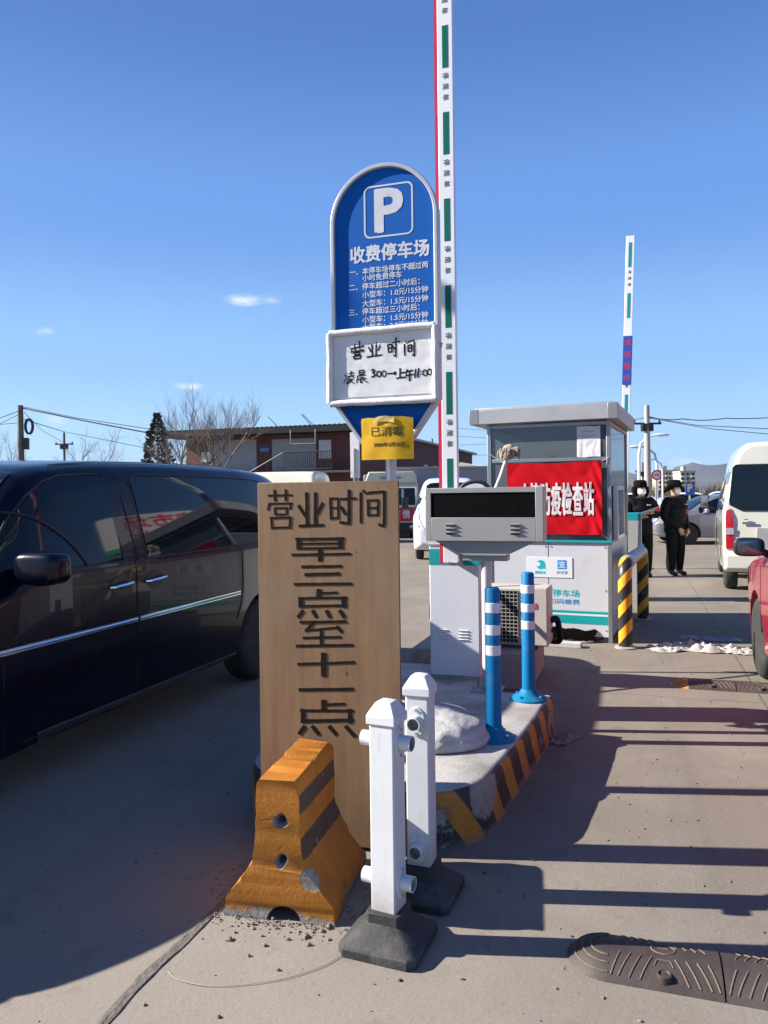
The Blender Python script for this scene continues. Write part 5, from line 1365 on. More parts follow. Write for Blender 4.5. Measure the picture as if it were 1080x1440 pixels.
# ---- saloon and hatchback cars
def make_car(name, loc, rz, label, col, group=None, metal=0.2, high=0.0, detail=True, cat='car'):
    hw = .88; root = thing(name, loc, rz, label, cat, group)
    h = high
    st = [(0, .40+h*.3, .72, .82+h, .60, .62, .45), (.06, .30+h*.3, .78, .93+h, .76, .78, .60), (.25, .24+h*.3, .84+h*.7, 1.0+h, .84, .85, .68), (.7, .22+h*.3, .89+h*.8, 1.06+h*1.05, .87, .87, .70), (.95, .21+h*.3, .90+h*.8, 1.16+h*1.3, .88, .88, .66), (1.4, .20+h*.3, .91+h*.8, 1.41+h*1.35, .88, .88, .60),
          (1.9, .20+h*.3, .91+h*.8, 1.465+h*1.35, .88, .88, .61), (2.5, .20+h*.3, .90+h*.8, 1.45+h*1.35, .88, .88, .62), (2.95, .20+h*.3, .89+h*.8, 1.30+h*1.25, .88, .88, .64), (3.4, .20+h*.3, .86+h*.8, 1.03+h*1.1, .88, .88, .70), (3.6, .20+h*.3, .84+h*.8, .965+h, .88, .88, .74), (4.1, .22+h*.3, .78+h*.75, .90+h*.95, .86, .86, .72),
          (4.4, .26+h*.3, .68+h*.6, .80+h*.85, .79, .80, .62), (4.52, .34+h*.3, .56+h*.4, .66+h*.6, .64, .66, .50)]
    lf = Loft(st, .025, None, .055); P_ = paint('paint_'+name, col, metal, rough=.28)
    b = lf.body(.06 if detail else .11).build('body', P_, root, smooth=38); r = .31 + h*.2; wy = [.85, 3.55]
    if detail: boolean(b, arches(b, wy, r+.055, hw)); finish_arch(b, [P_, M_trim], wy, r+.055, hw)
    for y in wy:
        for s in (-1, 1): wheel(root, s*(hw-.09), y, r, .19, s, 5)
    for s in (1, -1):
        zb = .93 + h*.82; zt = lambda y: max(zb+.012, lf.par(y)[2]-.075)
        w = MB(); lf.side(w, s, 1.02, 1.98, zb, zt, .005, 14, 7); w.build('side_window', M_glass, root)
        w = MB(); lf.side(w, s, 2.04, 3.20, zb, zt, .005, 14, 7); w.build('side_window', M_glass, root)
        if detail:
            for y in (1.05, 2.01, 3.26): q = MB(); lf.line(q, s, [(y, z+h*.5) for z in (.35, .5, .7, .9)], .005, -.001); q.build('door_seam', M_dark, root)
            for y in (1.2, 2.2):
                k = MB(); k.tube([lf.sh((s*(lf.X(y+d, .82+h*.75)+o), y+d, .82+h*.75)) for d, o in ((-.08, 0), (-.06, .025), (.06, .025), (.08, 0))], .011, 6); k.build('door_handle', P_, root)
        mk = MB(); mp = Vector((s*(hw+.12), 3.05, 1.0+h*.85))
        mk.ball(mp, (1, 1, 1), 28, 18, 0, lambda p: mp + Vector([sg*abs(q)**.55*w for q, w, sg in [((p-mp)[i], (.115, .028 if (p-mp)[1] < 0 and i == 1 else (.115, .075, .075)[i], .075)[i], 1 if (p-mp)[i] > 0 else -1) for i in range(3)]])); mk.tube([tuple(mp+Vector((-s*.08, 0, -.03))), (s*(hw-.06), 3.1, .93+h*.82)], .03, 8)
        mo = mk.build('wing_mirror', P_ if name != 'red_car' else M_trim, root, smooth=60)
        if detail:
            g = MB(); g.ball(mp + Vector((0, 0, 0)), (1, 1, 1), 28, 12, 0, lambda p: mp + Vector((0, -.024, 0)) + Vector([(1 if q > 0 else -1)*abs(q)**.55*w for q, w in zip(p-mp, (.10, .010, .062))])); g.build('mirror_glass', mat('mirror_glass_dim', (.16, .17, .19), .08, 1, .02), mo)
        q = MB(); lf.side(q, s, 4.10, 4.40, lambda y: .62+h*.6, lambda y: min(.76+h*.8, lf.par(y)[2]-.04), .006, 6, 4); q.build('headlight', M_clearlamp, root)
        q = MB(); lf.side(q, s, .07, .32, .74+h*.6, .90+h*.8, .006, 6, 4); q.build('tail_light', M_redlamp, root)
    w = MB(); lf.top(w, .66, .53, 3.50, 2.72, .006, 12, 10); w.build('windscreen', M_glass, root)
    w = MB(); lf.top(w, .60, .52, .86, 1.45, .006, 12, 10); w.build('rear_window', M_glass, root)
    return root
def lane_car(u, v, **k): make_car(loc=L(u, v, 0), **k)
make_car('red_car', L(.97+.90, 7.22-3.55, 0), -PHI, 'red car at the right edge with black wing mirror', (.40, .012, .03), None, .25, .17)
p_ = G(1000, 766); make_car('silver_car', (p_.x+2.9, p_.y+.9, 0), pi/2, 'silver car seen side on behind the two guards', (.22, .235, .27), None, .5)
p_ = L(0, 0)
cols = [(.74, .75, .76), (.70, .71, .72), (.50, .52, .55), (.76, .76, .75), (.08, .09, .1), (.72, .73, .75), (.4, .05, .05)]
labs = ['white car parked far off beside the blue parking sign', 'pale car in the far row left of the white high-roof van', 'grey car in the far row behind the silver car', 'white car in the far row behind the guards', 'black car at the left end of the far row', 'white car farther back in the far car park', 'dark red car far back in the car park']
for k, (px, Y) in enumerate([(985, 40), (1003, 46), (1022, 43), (945, 47), (895, 44), (975, 60), (935, 62)]):
    q = P(px, 700, Y); make_car('parked_car', (q.x, Y, 0), random.choice([0, pi]) + radians(random.uniform(-8, 8) + 70), labs[k], cols[k], 'cars parked in the far row', .1, .02, False)

# ---- cream lorry with a red banner, facing the camera
def make_lorry():
    p = G(560, 757); root = thing('lorry', (p.x-.25, p.y, 0), 0, 'cream cabbed lorry carrying a red banner on its front', 'lorry')
    c = MB(); W = 1.0
    prof = [(0, .42), (-.02, .8), (.0, 1.15), (.14, 1.85), (.30, 2.02), (1.6, 2.02), (1.6, .42)]
    c.prism([(y, z) for y, z in prof], -W, W, 'x'); cr = paint('lorry_cream', (.60, .57, .40), dirt=(.3, .28, .2))
    cab = c.build('cab', cr, root, bevel=.06, seg=3)
    rp = MB()
    rp.prism([(-.95, 2.0), (.98, 2.0), (.86, 2.42), (-.80, 2.42)], .22, .5, 'y'); rp.build('roof_fairing', cr, root, bevel=.04, seg=3)
    q = MB(); q.prism([(.42*cos(2*pi*i/28), 2.2 + .07*sin(2*pi*i/28)) for i in range(28)], .212, .219, 'y'); q.build('fairing_emblem', mat('emblem_grey', (.26, .29, .27), .5), root, smooth=0)
    w = MB()
    def ws(i, j): z = 1.2+.62*j; return Vector((-.88+1.76*i, -.006 + .2*(z-1.15), z))
    w.grid(ws, 4, 4); w.build('windscreen', M_glass, cab)
    k = MB()
    for i in range(6): k.box(-.62+.2*i, -.52+.2*i, .06, .075, 1.48, 1.78)
    k.build('sun_curtain', mat('curtain_pale', (.42, .46, .42), .8), cab)
    bn = MB(); bn.box(-.9, .9, -.05, -.032, .62, 1.12); b = bn.build('front_banner', mat('lorry_banner_red', (.50, .02, .035), .6), root)
    t = MB()
    for i, ch in enumerate('防控疫情'): put_text(t, ch, -.5+.35*i, -.0505, .87, .3, .26, bold=.02)
    t.build('lettering', M_white, b, smooth=0)
    bp = MB(); bp.box(-.98, .98, -.10, .12, .24, .56); bp.build('bumper', M_trim, root, bevel=.03)
    for s in (1, -1):
        for y in (.75, 4.1): wheel(root, s*.82, y, .40, .24, s, 6)
        mk = MB(); mk.ball((s*1.22, -.1, 1.28), (.13, .08, .2), 14, 10); mk.tube([(s*1.2, -.05, 1.4), (s*.96, .1, 1.6)], .015, 6); mk.build('wing_mirror', M_trim, root)
        h = MB(); h.box(s*.62-.14, s*.62+.14, -.06, 0, .58, .70) if False else h.ball((s*.78, -.11, .42), (.13, .04, .07), 12, 8); h.build('headlight', M_clearlamp, root)
    bx = MB(); bx.box(-1.02, 1.02, 1.75, 5.0, .7, 2.35); bx.build('cargo_box', mat('lorry_grey', (.33, .34, .36), .5), root, bevel=.03)
    ch = MB(); ch.box(-.5, .5, .3, 4.9, .40, .62); ch.build('chassis', M_trim, root)
make_lorry()
# ------------------------------------------------------------------ guards
def skin_mesh(V, E, root, subd=2):
    me = bpy.data.meshes.new('s'); me.from_pydata([v[:3] for v in V], E, []); o = bpy.data.objects.new('s', me); COL.objects.link(o)
    sk = o.modifiers.new('sk', 'SKIN'); sk.use_smooth_shade = True; ss = o.modifiers.new('ss', 'SUBSURF'); ss.levels = subd
    for i, v in enumerate(V):
        d = me.skin_vertices[0].data[i]; d.radius = (v[3], v[4] if len(v) > 4 else v[3]); d.use_root = (i == root)
    dg = bpy.context.evaluated_depsgraph_get(); dg.update(); r = bpy.data.meshes.new_from_object(o.evaluated_get(dg))
    bpy.data.objects.remove(o); bpy.data.meshes.remove(me); return r
M_uni = mat('uniform_black', (.005, .0055, .008), .7, 0, .3, 7, .5, 16, spec=.12)
M_trou = mat('trouser_black', (.0045, .0045, .006), .75, 0, .3, 8, .6, 14, spec=.12)
M_skin = mat('skin_tone', (.40, .22, .15), .55, 0, .06, 10)
M_hat = mat('fur_hat', (.004, .004, .0045), .95, 0, .5, 40, .8, 60, spec=.12)
M_boot = mat('boot_black', (.012, .012, .012), .4, 0, .2, 10)
def finger_hand(mb, w, d, up, curl=.6, L_=.17):
    # palm then four bent fingers and a thumb; d: pointing direction, up: back of the hand
    d = Vector(d).normalized(); up = (Vector(up) - d*Vector(up).dot(d)).normalized(); s = d.cross(up); w = Vector(w)
    mb.tube([w, w+d*.03, w+d*.075, w+d*.092], [.026, .036, .038, .03], 10)
    for k, (o, ln) in enumerate(((-.03, .070), (-.010, .080), (.010, .075), (.029, .058))):
        p = w + d*.085 + s*o; a = p + d*ln*.45 - up*ln*.15*curl; b = a + d*ln*.3*(1-curl*.5) - up*ln*.35*curl; c = b + d*ln*.18*(1-curl) - up*ln*.3*curl
        mb.tube([p, a, b, c], [.011, .0105, .0095, .007], 8)
    p = w + d*.03 - s*.032; mb.tube([p, p - s*.025 + d*.028, p - s*.03 + d*.058 - up*.012], [.013, .012, .009], 8)
def make_guard(name, loc, rz, label, arms, flaps_up, look, height=1.0, wide=1.0, step=.0):
    root = thing(name, loc, rz, label, 'person')
    V = [(0, 0, .95, .175, .14), (0, .0, 1.08, .18, .15), (0, -.005, 1.24, .205, .165), (0, .0, 1.37, .20, .15), (0, .01, 1.455, .09, .085), (0, .0, 1.50, .062), (look[0]*.02, -.015+look[1]*.02, 1.575, .085, .095), (look[0]*.03, -.01, 1.655, .092, .10), (look[0]*.03, 0, 1.715, .06)]
    E = [(i, i+1) for i in range(8)]
    hands = []
    for s, (el, wr) in zip((-1, 1), arms):
        b = len(V); V += [(s*.19, .0, 1.405, .098), (s*.25, .01, 1.35, .10), (*el, .085), (*[(e*.35+w*.65) for e, w in zip(el, wr)], .068), (*wr, .052)]
        E += [(3, b), (b, b+1), (b+1, b+2), (b+2, b+3), (b+3, b+4)]; hands.append((el, wr))
    for s in (-1, 1):
        y = step*s; b = len(V)
        V += [(s*.10, 0, .86, .13, .135), (s*.112, -.01+y*.4, .66, .118), (s*.118, -.015+y*.7, .48, .10), (s*.12, .01+y, .28, .098), (s*.12, .02+y, .10, .085), (s*.12, -.03+y, .045, .045, .05), (s*.13, -.15+y, .035, .042, .036)]
        E += [(0, b)] + [(b+i, b+i+1) for i in range(6)]
    me = skin_mesh(V, E, 0)
    # fingers joined into the one body mesh
    m = MB(); m.add([tuple(v.co) for v in me.vertices], [tuple(p.vertices) for p in me.polygons]); nb = len(m.f)
    for (el, wr), (dv, up) in zip(hands, arms_dir[name]): finger_hand(m, wr, dv, up, .5)
    # face: nose, eyes, ears
    hx, hy = look[0]*.03, -.02 + look[1]*.02; fd = Vector((look[0]*.35, -1, 0)).normalized(); sd_ = Vector((-fd.y, fd.x, 0)); hc = Vector((hx, 0, 1.625))
    for k in (-1, 1):
        m.ball(hc + fd*.086 + sd_*.032*k + Vector((0, 0, .015)), (.014, .010, .008), 8, 6)
        m.ball(hc + sd_*.088*k, (.012, .022, .034), 8, 6)
    nf0 = len(m.f)
    m.tube([hc + fd*.085 + Vector((0, 0, .02)), hc + fd*.108 + Vector((0, 0, -.025)), hc + fd*.09 + Vector((0, 0, -.035))], [.009, .016, .010], 8)
    me2 = m.mesh('body', [M_uni, M_skin, M_trou, M_boot], 60); bpy.data.meshes.remove(me)
    for p in me2.polygons:
        c = p.center
        i = 0
        if p.index >= nb: i = 1
        elif c.z > 1.49: i = 1
        elif c.z < .105: i = 3
        elif c.z < .84: i = 2
        p.material_index = i
    b = bpy.data.objects.new('body', me2); COL.objects.link(b); b.parent = root
    # padded jacket hem, collar, belt
    j = MB()
    def jk(i, k):
        a = 2*pi*i; z = .80 + .62*k; f = [.185, .19, .178, .185, .20, .19][min(5, int(k*5.99))]
        t = k*5; i0 = int(min(4, t)); tt = t-i0; R = [.20, .215, .205, .215, .222, .165]; r = R[i0]+(R[i0+1]-R[i0])*tt
        r *= 1 + .035*sin(z*46) + .03*noise.noise((cos(a)*3, sin(a)*3, z*6))
        return Vector((r*1.03*cos(a)*wide, r*.80*sin(a)*wide, z))
    j.grid(jk, 32, 26); j.build('jacket', M_uni, root, smooth=70)
    co = MB(); co.tube([Vector((hx*.5 + .088*cos(a), .005 + .085*sin(a), 1.485 + .012*sin(a))) for a in [2*pi*q/20 for q in range(21)]], .03, 8); co.build('collar', mat('fur_collar', (.016, .016, .018), .95, 0, .5, 40, .8, 60), root, smooth=70)
    # fur hat with ear flaps
    h = MB(); c = hc + Vector((0, .012, .075))
    h.lathe([(.112, -.035), (.120, -.01), (.122, .035), (.116, .075), (.098, .098), (.05, .108), (.001, .11)], 28, c); h.v = [tuple(Vector(p) + (Vector(p)-c).normalized()*.010*noise.noise(Vector(p)*38)) for p in h.v]
    hat = h.build('fur_hat', M_hat, root, smooth=70)
    fb = MB(); q0 = c + fd*.108 + Vector((0, 0, .012))
    fb.obox(q0, (sd_, fd, Vector((0, 0, 1))), (.15, .03, .085)); fb.build('front_flap', M_hat, hat, bevel=.014)
    for k in (-1, 1):
        e = MB()
        if flaps_up:
            a0 = c + sd_*.105*k + Vector((0, 0, -.03)); e.tube([a0, a0 + sd_*.08*k + Vector((0, 0, -.02)), a0 + sd_*.17*k + Vector((0, 0, -.06)), a0 + sd_*.22*k + Vector((0, 0, -.10))], [.055, .05, .04, .015], 12)
        else:
            a0 = c + sd_*.108*k + Vector((0, 0, -.02)); e.tube([a0, a0 + sd_*.012*k + Vector((0, 0, -.10)) + fd*.01, a0 - sd_*.01*k + Vector((0, 0, -.19)) + fd*.025], [.05, .048, .03], 12)
        e.build('ear_flap', M_hat, hat, smooth=70)
    # white mask
    k = MB()
    def mk(i, t):
        a = (i-.5)*2.0; z = -.085 + .095*t; r = .098 + .026*(1-abs(i-.5)*2)*sin(pi*t*.9+.25); w = 1 - .28*abs(t-.45)
        return hc + fd*(r*cos(a*w)) + sd_*(r*sin(a*w)) + Vector((0, 0, z - .02*(1-t)*(abs(i-.5)*-1.2)))
    k.grid(mk, 16, 10); k.build('face_mask', mat('mask_white', (.78, .78, .76), .75, 0, .03, 10), root, smooth=70, normals=False)
    # reflective badges and red armband
    bd = MB(); bd.box(.05, .12, -.19*wide, -.172*wide, 1.335, 1.352); bd.build('chest_badge', mat('badge_silver', (.45, .46, .5), .4), root)
    al, aw = arms[1]; s0 = Vector((.225, .01, 1.35)); e0 = Vector(al); dd = (e0-s0).normalized(); p = s0 + (e0-s0)*.55
    ab = MB(); ab.tube([p - dd*.045, p + dd*.045], [.102, .098], 16); ab.build('armband', mat('armband_red', (.42, .02, .03), .6), root)
    return root
arms_dir = {'person': [((.6, -.75, .1), (0, -.2, 1)), ((-.75, -.6, .15), (0, -.3, 1))]}
g1 = make_guard('person', G(902, 811), radians(4), 'guard in black padded uniform writing on a clipboard beside the booth', [((-.30, -.05, 1.12), (-.13, -.29, 1.13)), ((.29, -.04, 1.14), (.11, -.28, 1.20))], False, (.1, -.6))
arms_dir['person'] = [((.25, -.3, -.9), (-.9, -.3, 0)), ((-.55, -.35, -.75), (.6, -.7, 0))]
g2 = make_guard('person', G(950, 809), radians(32), 'guard in black uniform with white mask standing with hands down, ear flaps spread', [((-.27, .04, 1.10), (-.12, -.19, .90)), ((.29, .02, 1.08), (.10, -.21, .87))], True, (.2, 0), wide=1.06)
def make_clipboard():
    p = G(902, 811) + Vector((-.03, -.40, 1.20)); root = thing('clipboard', p, radians(4), 'grey clipboard held by the guard beside the booth', 'clipboard')
    root.rotation_euler = (radians(-24), radians(-17), radians(8))
    b = MB(); b.box(-.19, .19, -.12, .14, 0, .012); b.build('board', mat('clipboard_grey', (.22, .24, .27), .5), root, bevel=.004)
    q = MB(); q.box(-.17, .17, -.10, .12, .0125, .016); q.build('paper', M_white, root)
    c = MB(); c.box(-.05, .05, .10, .135, .0165, .028); c.build('clip', M_chrome, root, bevel=.003)
make_clipboard()

# ------------------------------------------------------------------ speed bumps
M_bump = NT('speed_bump_rubber', .6)
def _():
    t = M_bump; a = t.noise(7, 7, .65); f = t.noise(60, 6, .7); g = t.noise(2.4, 5, .6)
    c = t.ramp(a, [(.3, (.022, .0155, .014)), (.7, (.052, .037, .033))])
    c = t.mix(t.math('MULTIPLY', t.step(g, .5, .68), .45), c, (.09, .076, .064)); t.color(c); t.bump(f, .5, .004)
_()
M_bumpline = mat('worn_yellow_ridge', (.13, .105, .07), .8, 0, .25, 16, .2, 60, dirt=(.05, .042, .04), dscale=14, damt=.95)
def bump_h(t, H): return H*(1 - abs(2*t-1)**2.4)
def make_bump(name, u0, u1, v0, v1, H, label, seg=.36, cap=True, yellowcap=False):
    root = thing(name, L(u0, (v0+v1)/2, 0), -PHI, label, 'speed bump')
    D = (v1-v0)/2; Ln = u1-u0
    def surf(x, y, o=0): t = (y+D)/(2*D); return Vector((x, y, .001 + bump_h(min(1, max(0, t)), H) + o))
    x = D*.98 if cap else 0; k = 0
    def bar(mb, pts, r=.0055):
        q = []
        for (a, b), (c, d) in zip(pts[:-1], pts[1:]):
            n = max(2, int(math.dist((a, b), (c, d))/.015)); q += [(a+(c-a)*i/n, b+(d-b)*i/n) for i in range(n)]
        q.append(pts[-1]); mb.tube([surf(a, b, .0005) for a, b in q], r, 6)
    if cap:
        m = MB(); n = 20
        def fn(i, j):
            a = pi/2 + pi*i; r = D*j; xx, yy = D*.98 + r*cos(a), r*sin(a); return Vector((xx, yy, .001 + H*(1-j**2.4)))
        m.grid(fn, 28, 12); b = m.build('end_cap', M_bump.m if not yellowcap else mat('bump_yellow', (.45, .23, .03), .6, 0, .2, 12, .3, 60, dirt=(.15, .1, .06), damt=.5), root, smooth=60)
        g = MB()
        for rr in (.42, .62, .82):
            g.tube([Vector((D*.98 + D*rr*cos(pi/2+pi*i/24), D*rr*sin(pi/2+pi*i/24), .002 + H*(1-rr**2.4))) for i in range(25)], .003, 6)
        g.build('tread_ridge', M_bumpline if not yellowcap else M_bumpline, b)
    while x < Ln - .02:
        x1 = min(Ln, x+seg) - .006
        m = MB(); m.grid(lambda i, j: surf(x + (x1-x)*i, -D + 2*D*j), 10, 20)
        nb = len(m.v)
        for xe in (x, x1):
            m.add([surf(xe, -D + 2*D*j/20) for j in range(21)] + [(xe, -D + 2*D*j/20, 0) for j in range(21)], [(j, j+1, 22+j, 21+j) for j in range(20)])
        b = m.build('rubber_segment', M_bump.m, root, smooth=40)
        g = MB(); w = x1-x; cx = (x+x1)/2
        for i in range(5):                              # slanted bars on the near slope
            for s in (-1, 1):
                a = cx + s*(.03 + .034*i)
                if abs(a-cx) < w/2 - .012: bar(g, [(a + s*.006, -D*.25), (min(x1-.01, max(x+.01, a + s*.045)), -D*.86)], .0028)
        for i in range(5):                              # chevrons on the far slope
            for s in (-1, 1):
                a = cx + s*(.045 + .030*i)
                if abs(a-cx) < w/2 - .025: bar(g, [(a, D*.78), (a - s*.022, D*.48), (a, D*.20)], .0026)
        g.tube([surf(cx + .038*cos(2*pi*i/24), D*.12 + .03*sin(2*pi*i/24), .0005) for i in range(25)], .0026, 6)
        bar(g, [(cx-.016, D*.12), (cx+.016, D*.14)], .0026); bar(g, [(cx-.03, -D*.5), (cx-.02, -D*.32), (cx+.02, -D*.32), (cx+.03, -D*.5)], .0026)
        g.build('tread_ridge', M_bumpline, b)
        q = MB()
        for yy in (-D*.72,): q.lathe([(.024, -.02), (.024, .004), (.019, .006), (.016, .001), (.001, .002)], 16, surf(cx, yy, .004)); 
        q.build('bolt', M_bump.m, b)
        x = x1 + .006
make_bump('speed_bump', -.235, 1.7, 2.60, 2.875, .05, 'dark rubber speed bump with worn chevrons in the near right corner')
def uvp(px, py): return UV(G(px, py))
u0 = uvp(942, 962)[0]
make_bump('speed_bump', u0, u0+.95, uvp(985, 968)[1]-.05, uvp(985, 968)[1]+.23, .05, 'black rubber speed bump with yellow end beside the red car', yellowcap=True)

# ------------------------------------------------------------------ sacking, rags, string
def crumple(name, loc, rz, sx, sy, H, m, label, cat, seed, fx=7, n=(80, 44), folds=1.0):
    q = MB()
    def fn(i, j):
        x, y = (i-.5)*sx, (j-.5)*sy; e = min(i, 1-i, j, 1-j)*5; e = min(1, e)
        x += .12*sx*noise.noise((j*4, seed, 0)); y += .28*sy*noise.noise((i*4, seed, 3))
        z = .004 + H*(.25+.75*e)*(abs(noise.noise((x*fx, y*fx*1.5, seed)))*1.3 + .5*abs(noise.noise((x*fx*2.6, y*fx*3, seed+4)))*folds)*.8
        return (Vector((x, y, z)), (0, 0, 1))
    q.slab(fn, n[0], n[1], .003); tag(q.build(name, m, loc=loc, rz=rz, smooth=70), label, cat)
M_cloth = mat('dirty_white_cloth', (.38, .355, .325), .85, 0, .1, 8, .2, 60, dirt=(.26, .23, .2), dscale=5, damt=.6)
p_ = G(985, 914); crumple('sacking', p_, -PHI+radians(6), .98, .34, .11, M_cloth, 'pile of dirty white sacking flattened on the road by the red car', 'sacking', 3)
p_ = G(1000, 899); crumple('plastic_sheet', p_, -PHI, .6, .22, .05, mat('blue_grey_sheet', (.22, .24, .28), .5, 0, .15, 6), 'thin grey plastic sheet behind the white sacking', 'sheet', 8)
p_ = G(790, 1040); crumple('rag', p_, radians(50), .24, .14, .05, mat('brown_rag', (.20, .17, .145), .9, 0, .3, 20, .4, 60), 'brown rag pushed against the striped kerb of the island', 'rag', 5, 14, (40, 26))
s_ = MB(); pts = [G(x, y, .004) for x, y in ((236, 1366), (252, 1378), (290, 1386), (340, 1385), (400, 1376), (450, 1360), (474, 1347), (492, 1338))]
s_.tube([tuple(p) for p in catmull([tuple(q) for q in pts], 8)], .0013, 5)
tag(s_.build('string', mat('white_string', (.33, .31, .28), .8), smooth=60), 'thin white string trailing over the concrete to the rubber foot', 'string')

# ------------------------------------------------------------------ far buildings
def brick(name, c1, c2, sc=1.0):
    t = NT(name, .85); b = t.N.new('ShaderNodeTexBrick'); b.inputs['Scale'].default_value = 4*sc; b.inputs['Color1'].default_value = (*c1, 1); b.inputs['Color2'].default_value = (*c2, 1); b.inputs['Mortar'].default_value = (.2, .16, .14, 1); b.inputs['Mortar Size'].default_value = .012
    mp = t.N.new('ShaderNodeMapping'); mp.inputs['Rotation'].default_value = (radians(90), 0, 0); t.link(t.tc.outputs['Object'], mp.inputs[0]); t.link(mp.outputs[0], b.inputs['Vector'])
    c = t.mix(t.math('MULTIPLY', t.step(t.noise(.7, 6, .6), .45, .7), .45), b.outputs['Color'], (.05, .025, .022)); t.color(c); return t.m
M_brick = brick('dark_red_brick', (.13, .035, .028), (.10, .028, .024))
def make_market():
    o = L(-12.95, 35.8, 0); rz = -PHI
    root = thing('market_building', o, rz, 'dark red brick market building with white roller doors and a thin overhanging roof', 'building')
    def q(px, py): return PL(px, py, o, rz, 0)
    xl = q(262, 640)[0]; H = q(300, 612)[1]
    m = MB(); m.box(xl, 0, 0, 8, 0, H); m.build('wall', M_brick, root)
    r = MB(); r.box(q(243, 612)[0], .25, -1.1, 8.3, H-.12, H+.20); rf = r.build('roof', mat('roof_dark', (.018, .019, .023), .7, spec=.2), root)
    c = MB()
    for k in range(60): c.box(xl-1+k*.26*1.0, xl-1+k*.26+.13, -1.12, -1.0, H+.201, H+.23) if xl-1+k*.26 < .2 else None
    c.build('roof_ribs', MATS['roof_dark'], rf)
    ms = mat('roller_shutter', (.40, .41, .43), .5, .2, .08, 2, dirt=(.3, .28, .26))
    for (pa, pb, pt, pbm) in ((301, 361, 613, 664), (383, 445, 611, 664)):
        x0, x1 = q(pa, 640)[0], q(pb, 640)[0]; z1, z0 = q(pa, pt)[1]-.25, q(pa, pbm)[1]
        d = MB(); n = 22
        prof = []
        for k in range(n): z = z0+(z1-z0)*k/n; dz = (z1-z0)/n; prof += [(-.02, z), (-.05, z+dz*.5)]
        prof += [(-.02, z1), (0, z1), (0, z0)]
        d.prism(prof, x0, x1, 'x'); d.build('roller_door', ms, root, smooth=0)
    w = MB(); x0, x1 = q(449, 640)[0], q(466, 640)[0]; w.box(x0, x1, -.05, -.001, q(450, 645)[1], q(450, 619)[1]); w.build('notice_panel', mat('pale_panel', (.55, .55, .56), .5), root)
    w = MB(); x0, x1 = q(265, 640)[0], q(300, 640)[0]; w.box(x0+.8, x1-.1, -.04, -.001, q(280, 650)[1], q(280, 636)[1]); w.build('white_awning', M_white, root)
    s = MB(); x0, x1 = q(366, 640)[0], q(380, 640)[0]; s.box(x0, x1, -.06, -.001, q(372, 637)[1], q(372, 628)[1]); sg = s.build('door_sign', mat('door_sign_blue', (.02, .06, .24), .5), root)
    t = MB(); put_text(t, '业务大厅', (x0+x1)/2, -.0605, q(372, 632.5)[1], .13, (x1-x0)*.8); t.build('lettering', M_white, sg, smooth=0)
    zg = q(400, 664)[1]; g = MB(); g.box(xl, 0, -1.2, 0, zg-.10, zg); g.build('gallery_slab', mat('gallery_concrete', (.07, .065, .06), .8), root)
    ra = MB(); xa, xb = q(412, 650)[0], q(478, 650)[0]; zt = zg + .95
    for k in range(23): x = xa+(xb-xa)*k/22; ra.tube([(x, -1.1, zg), (x, -1.1, zt)], .018, 5)
    ra.tube([(xa, -1.1, zt), (xb, -1.1, zt)], .03, 6); ra.tube([(xa, -1.1, zg+.1), (xb, -1.1, zg+.1)], .025, 6); ra.tube([(xa-1.9, -1.1, zg), (xa, -1.1, zt)], .03, 6); ra.tube([(xa-.9, -1.1, zg), (xa-.9, -1.1, zt-.5)], .02, 5)
    ra.build('railing', M_trim, root)
    # frames of an old signboard and bare rods on the roof edge
    fr = MB(); xa, xb = q(422, 620)[0], q(456, 620)[0]; za, zb = q(430, 607)[1], q(430, 626)[1]
    fr.tube([(xa, -1.15, za), (xa, -1.15, zb), (xb, -1.15, zb), (xb, -1.15, za)], .02, 6); fr.build('sign_bracket', M_galv, root)
    rd = MB()
    for (a, b, c_, d) in ((346, 602, 359, 589), (366, 601, 377, 588), (404, 602, 388, 588), (454, 600, 436, 585), (450, 600, 434, 585)):
        (x0, z0), (x1, z1) = q(a, b), q(c_, d); rd.tube([(x0, -.9, H+.1), (x1, -.9, z1)], .018, 5)
    rd.build('roof_rod', MATS['roof_dark'], root)
    # flanking wing receding from the camera
    w2 = thing('brick_wing', L(-12.9, 35.9, 0), -PHI + pi/2, 'long dark red brick wing receding behind the yellow notice', 'building')
    def q2(px, py): return PL(px, py, L(-12.9, 35.9, 0), -PHI+pi/2, 0)
    xe = q2(664, 640)[0]; m = MB(); m.box(.1, xe, 0, 7.9, 0, H+.02); m.build('wall', M_brick, w2)
    r = MB(); r.box(.26, xe+.4, -.35, 8.2, H+.021, H+.16); r.build('roof', mat('roof_edge_grey', (.30, .30, .31), .5), w2)
    for px in (598, 611, 632, 648):
        x = q2(px, 640)[0]; d = MB(); d.box(x-.45, x+.45, -.04, -.001, 2.0, 3.5); f = d.build('window', mat('window_pale', (.42, .42, .43), .5), w2)
        p = MB(); p.box(x-.36, x+.36, -.05, -.041, 2.1, 3.4); p.build('pane', M_glass, f)
make_market()
def plain(name, label, cat, parts, loc=(0,0,0), rz=0, group=None):
    root = thing(name, loc, rz, label, cat, group)
    for nm, m, mb, bev in parts: mb.build(nm, m, root, bevel=bev)
    return root
# white board on a thin post in front of the brick building
p_ = P(500, 690, 30); o_ = (p_.x, 30, 0)
b_ = MB(); b_.box(-.19, .19, -.03, .03, 2.25, 4.03); s_ = MB(); s_.cyl((-.02, -.07, 0), (-.02, -.07, 3.4), .05); s_.cyl((.1, 0, 0), (.1, 0, 2.25), .04)
plain('banner_board', 'narrow white upright board on a post before the brick building', 'sign', [('board', M_white, b_, .01), ('post', M_galv, s_, 0)], o_, -PHI)
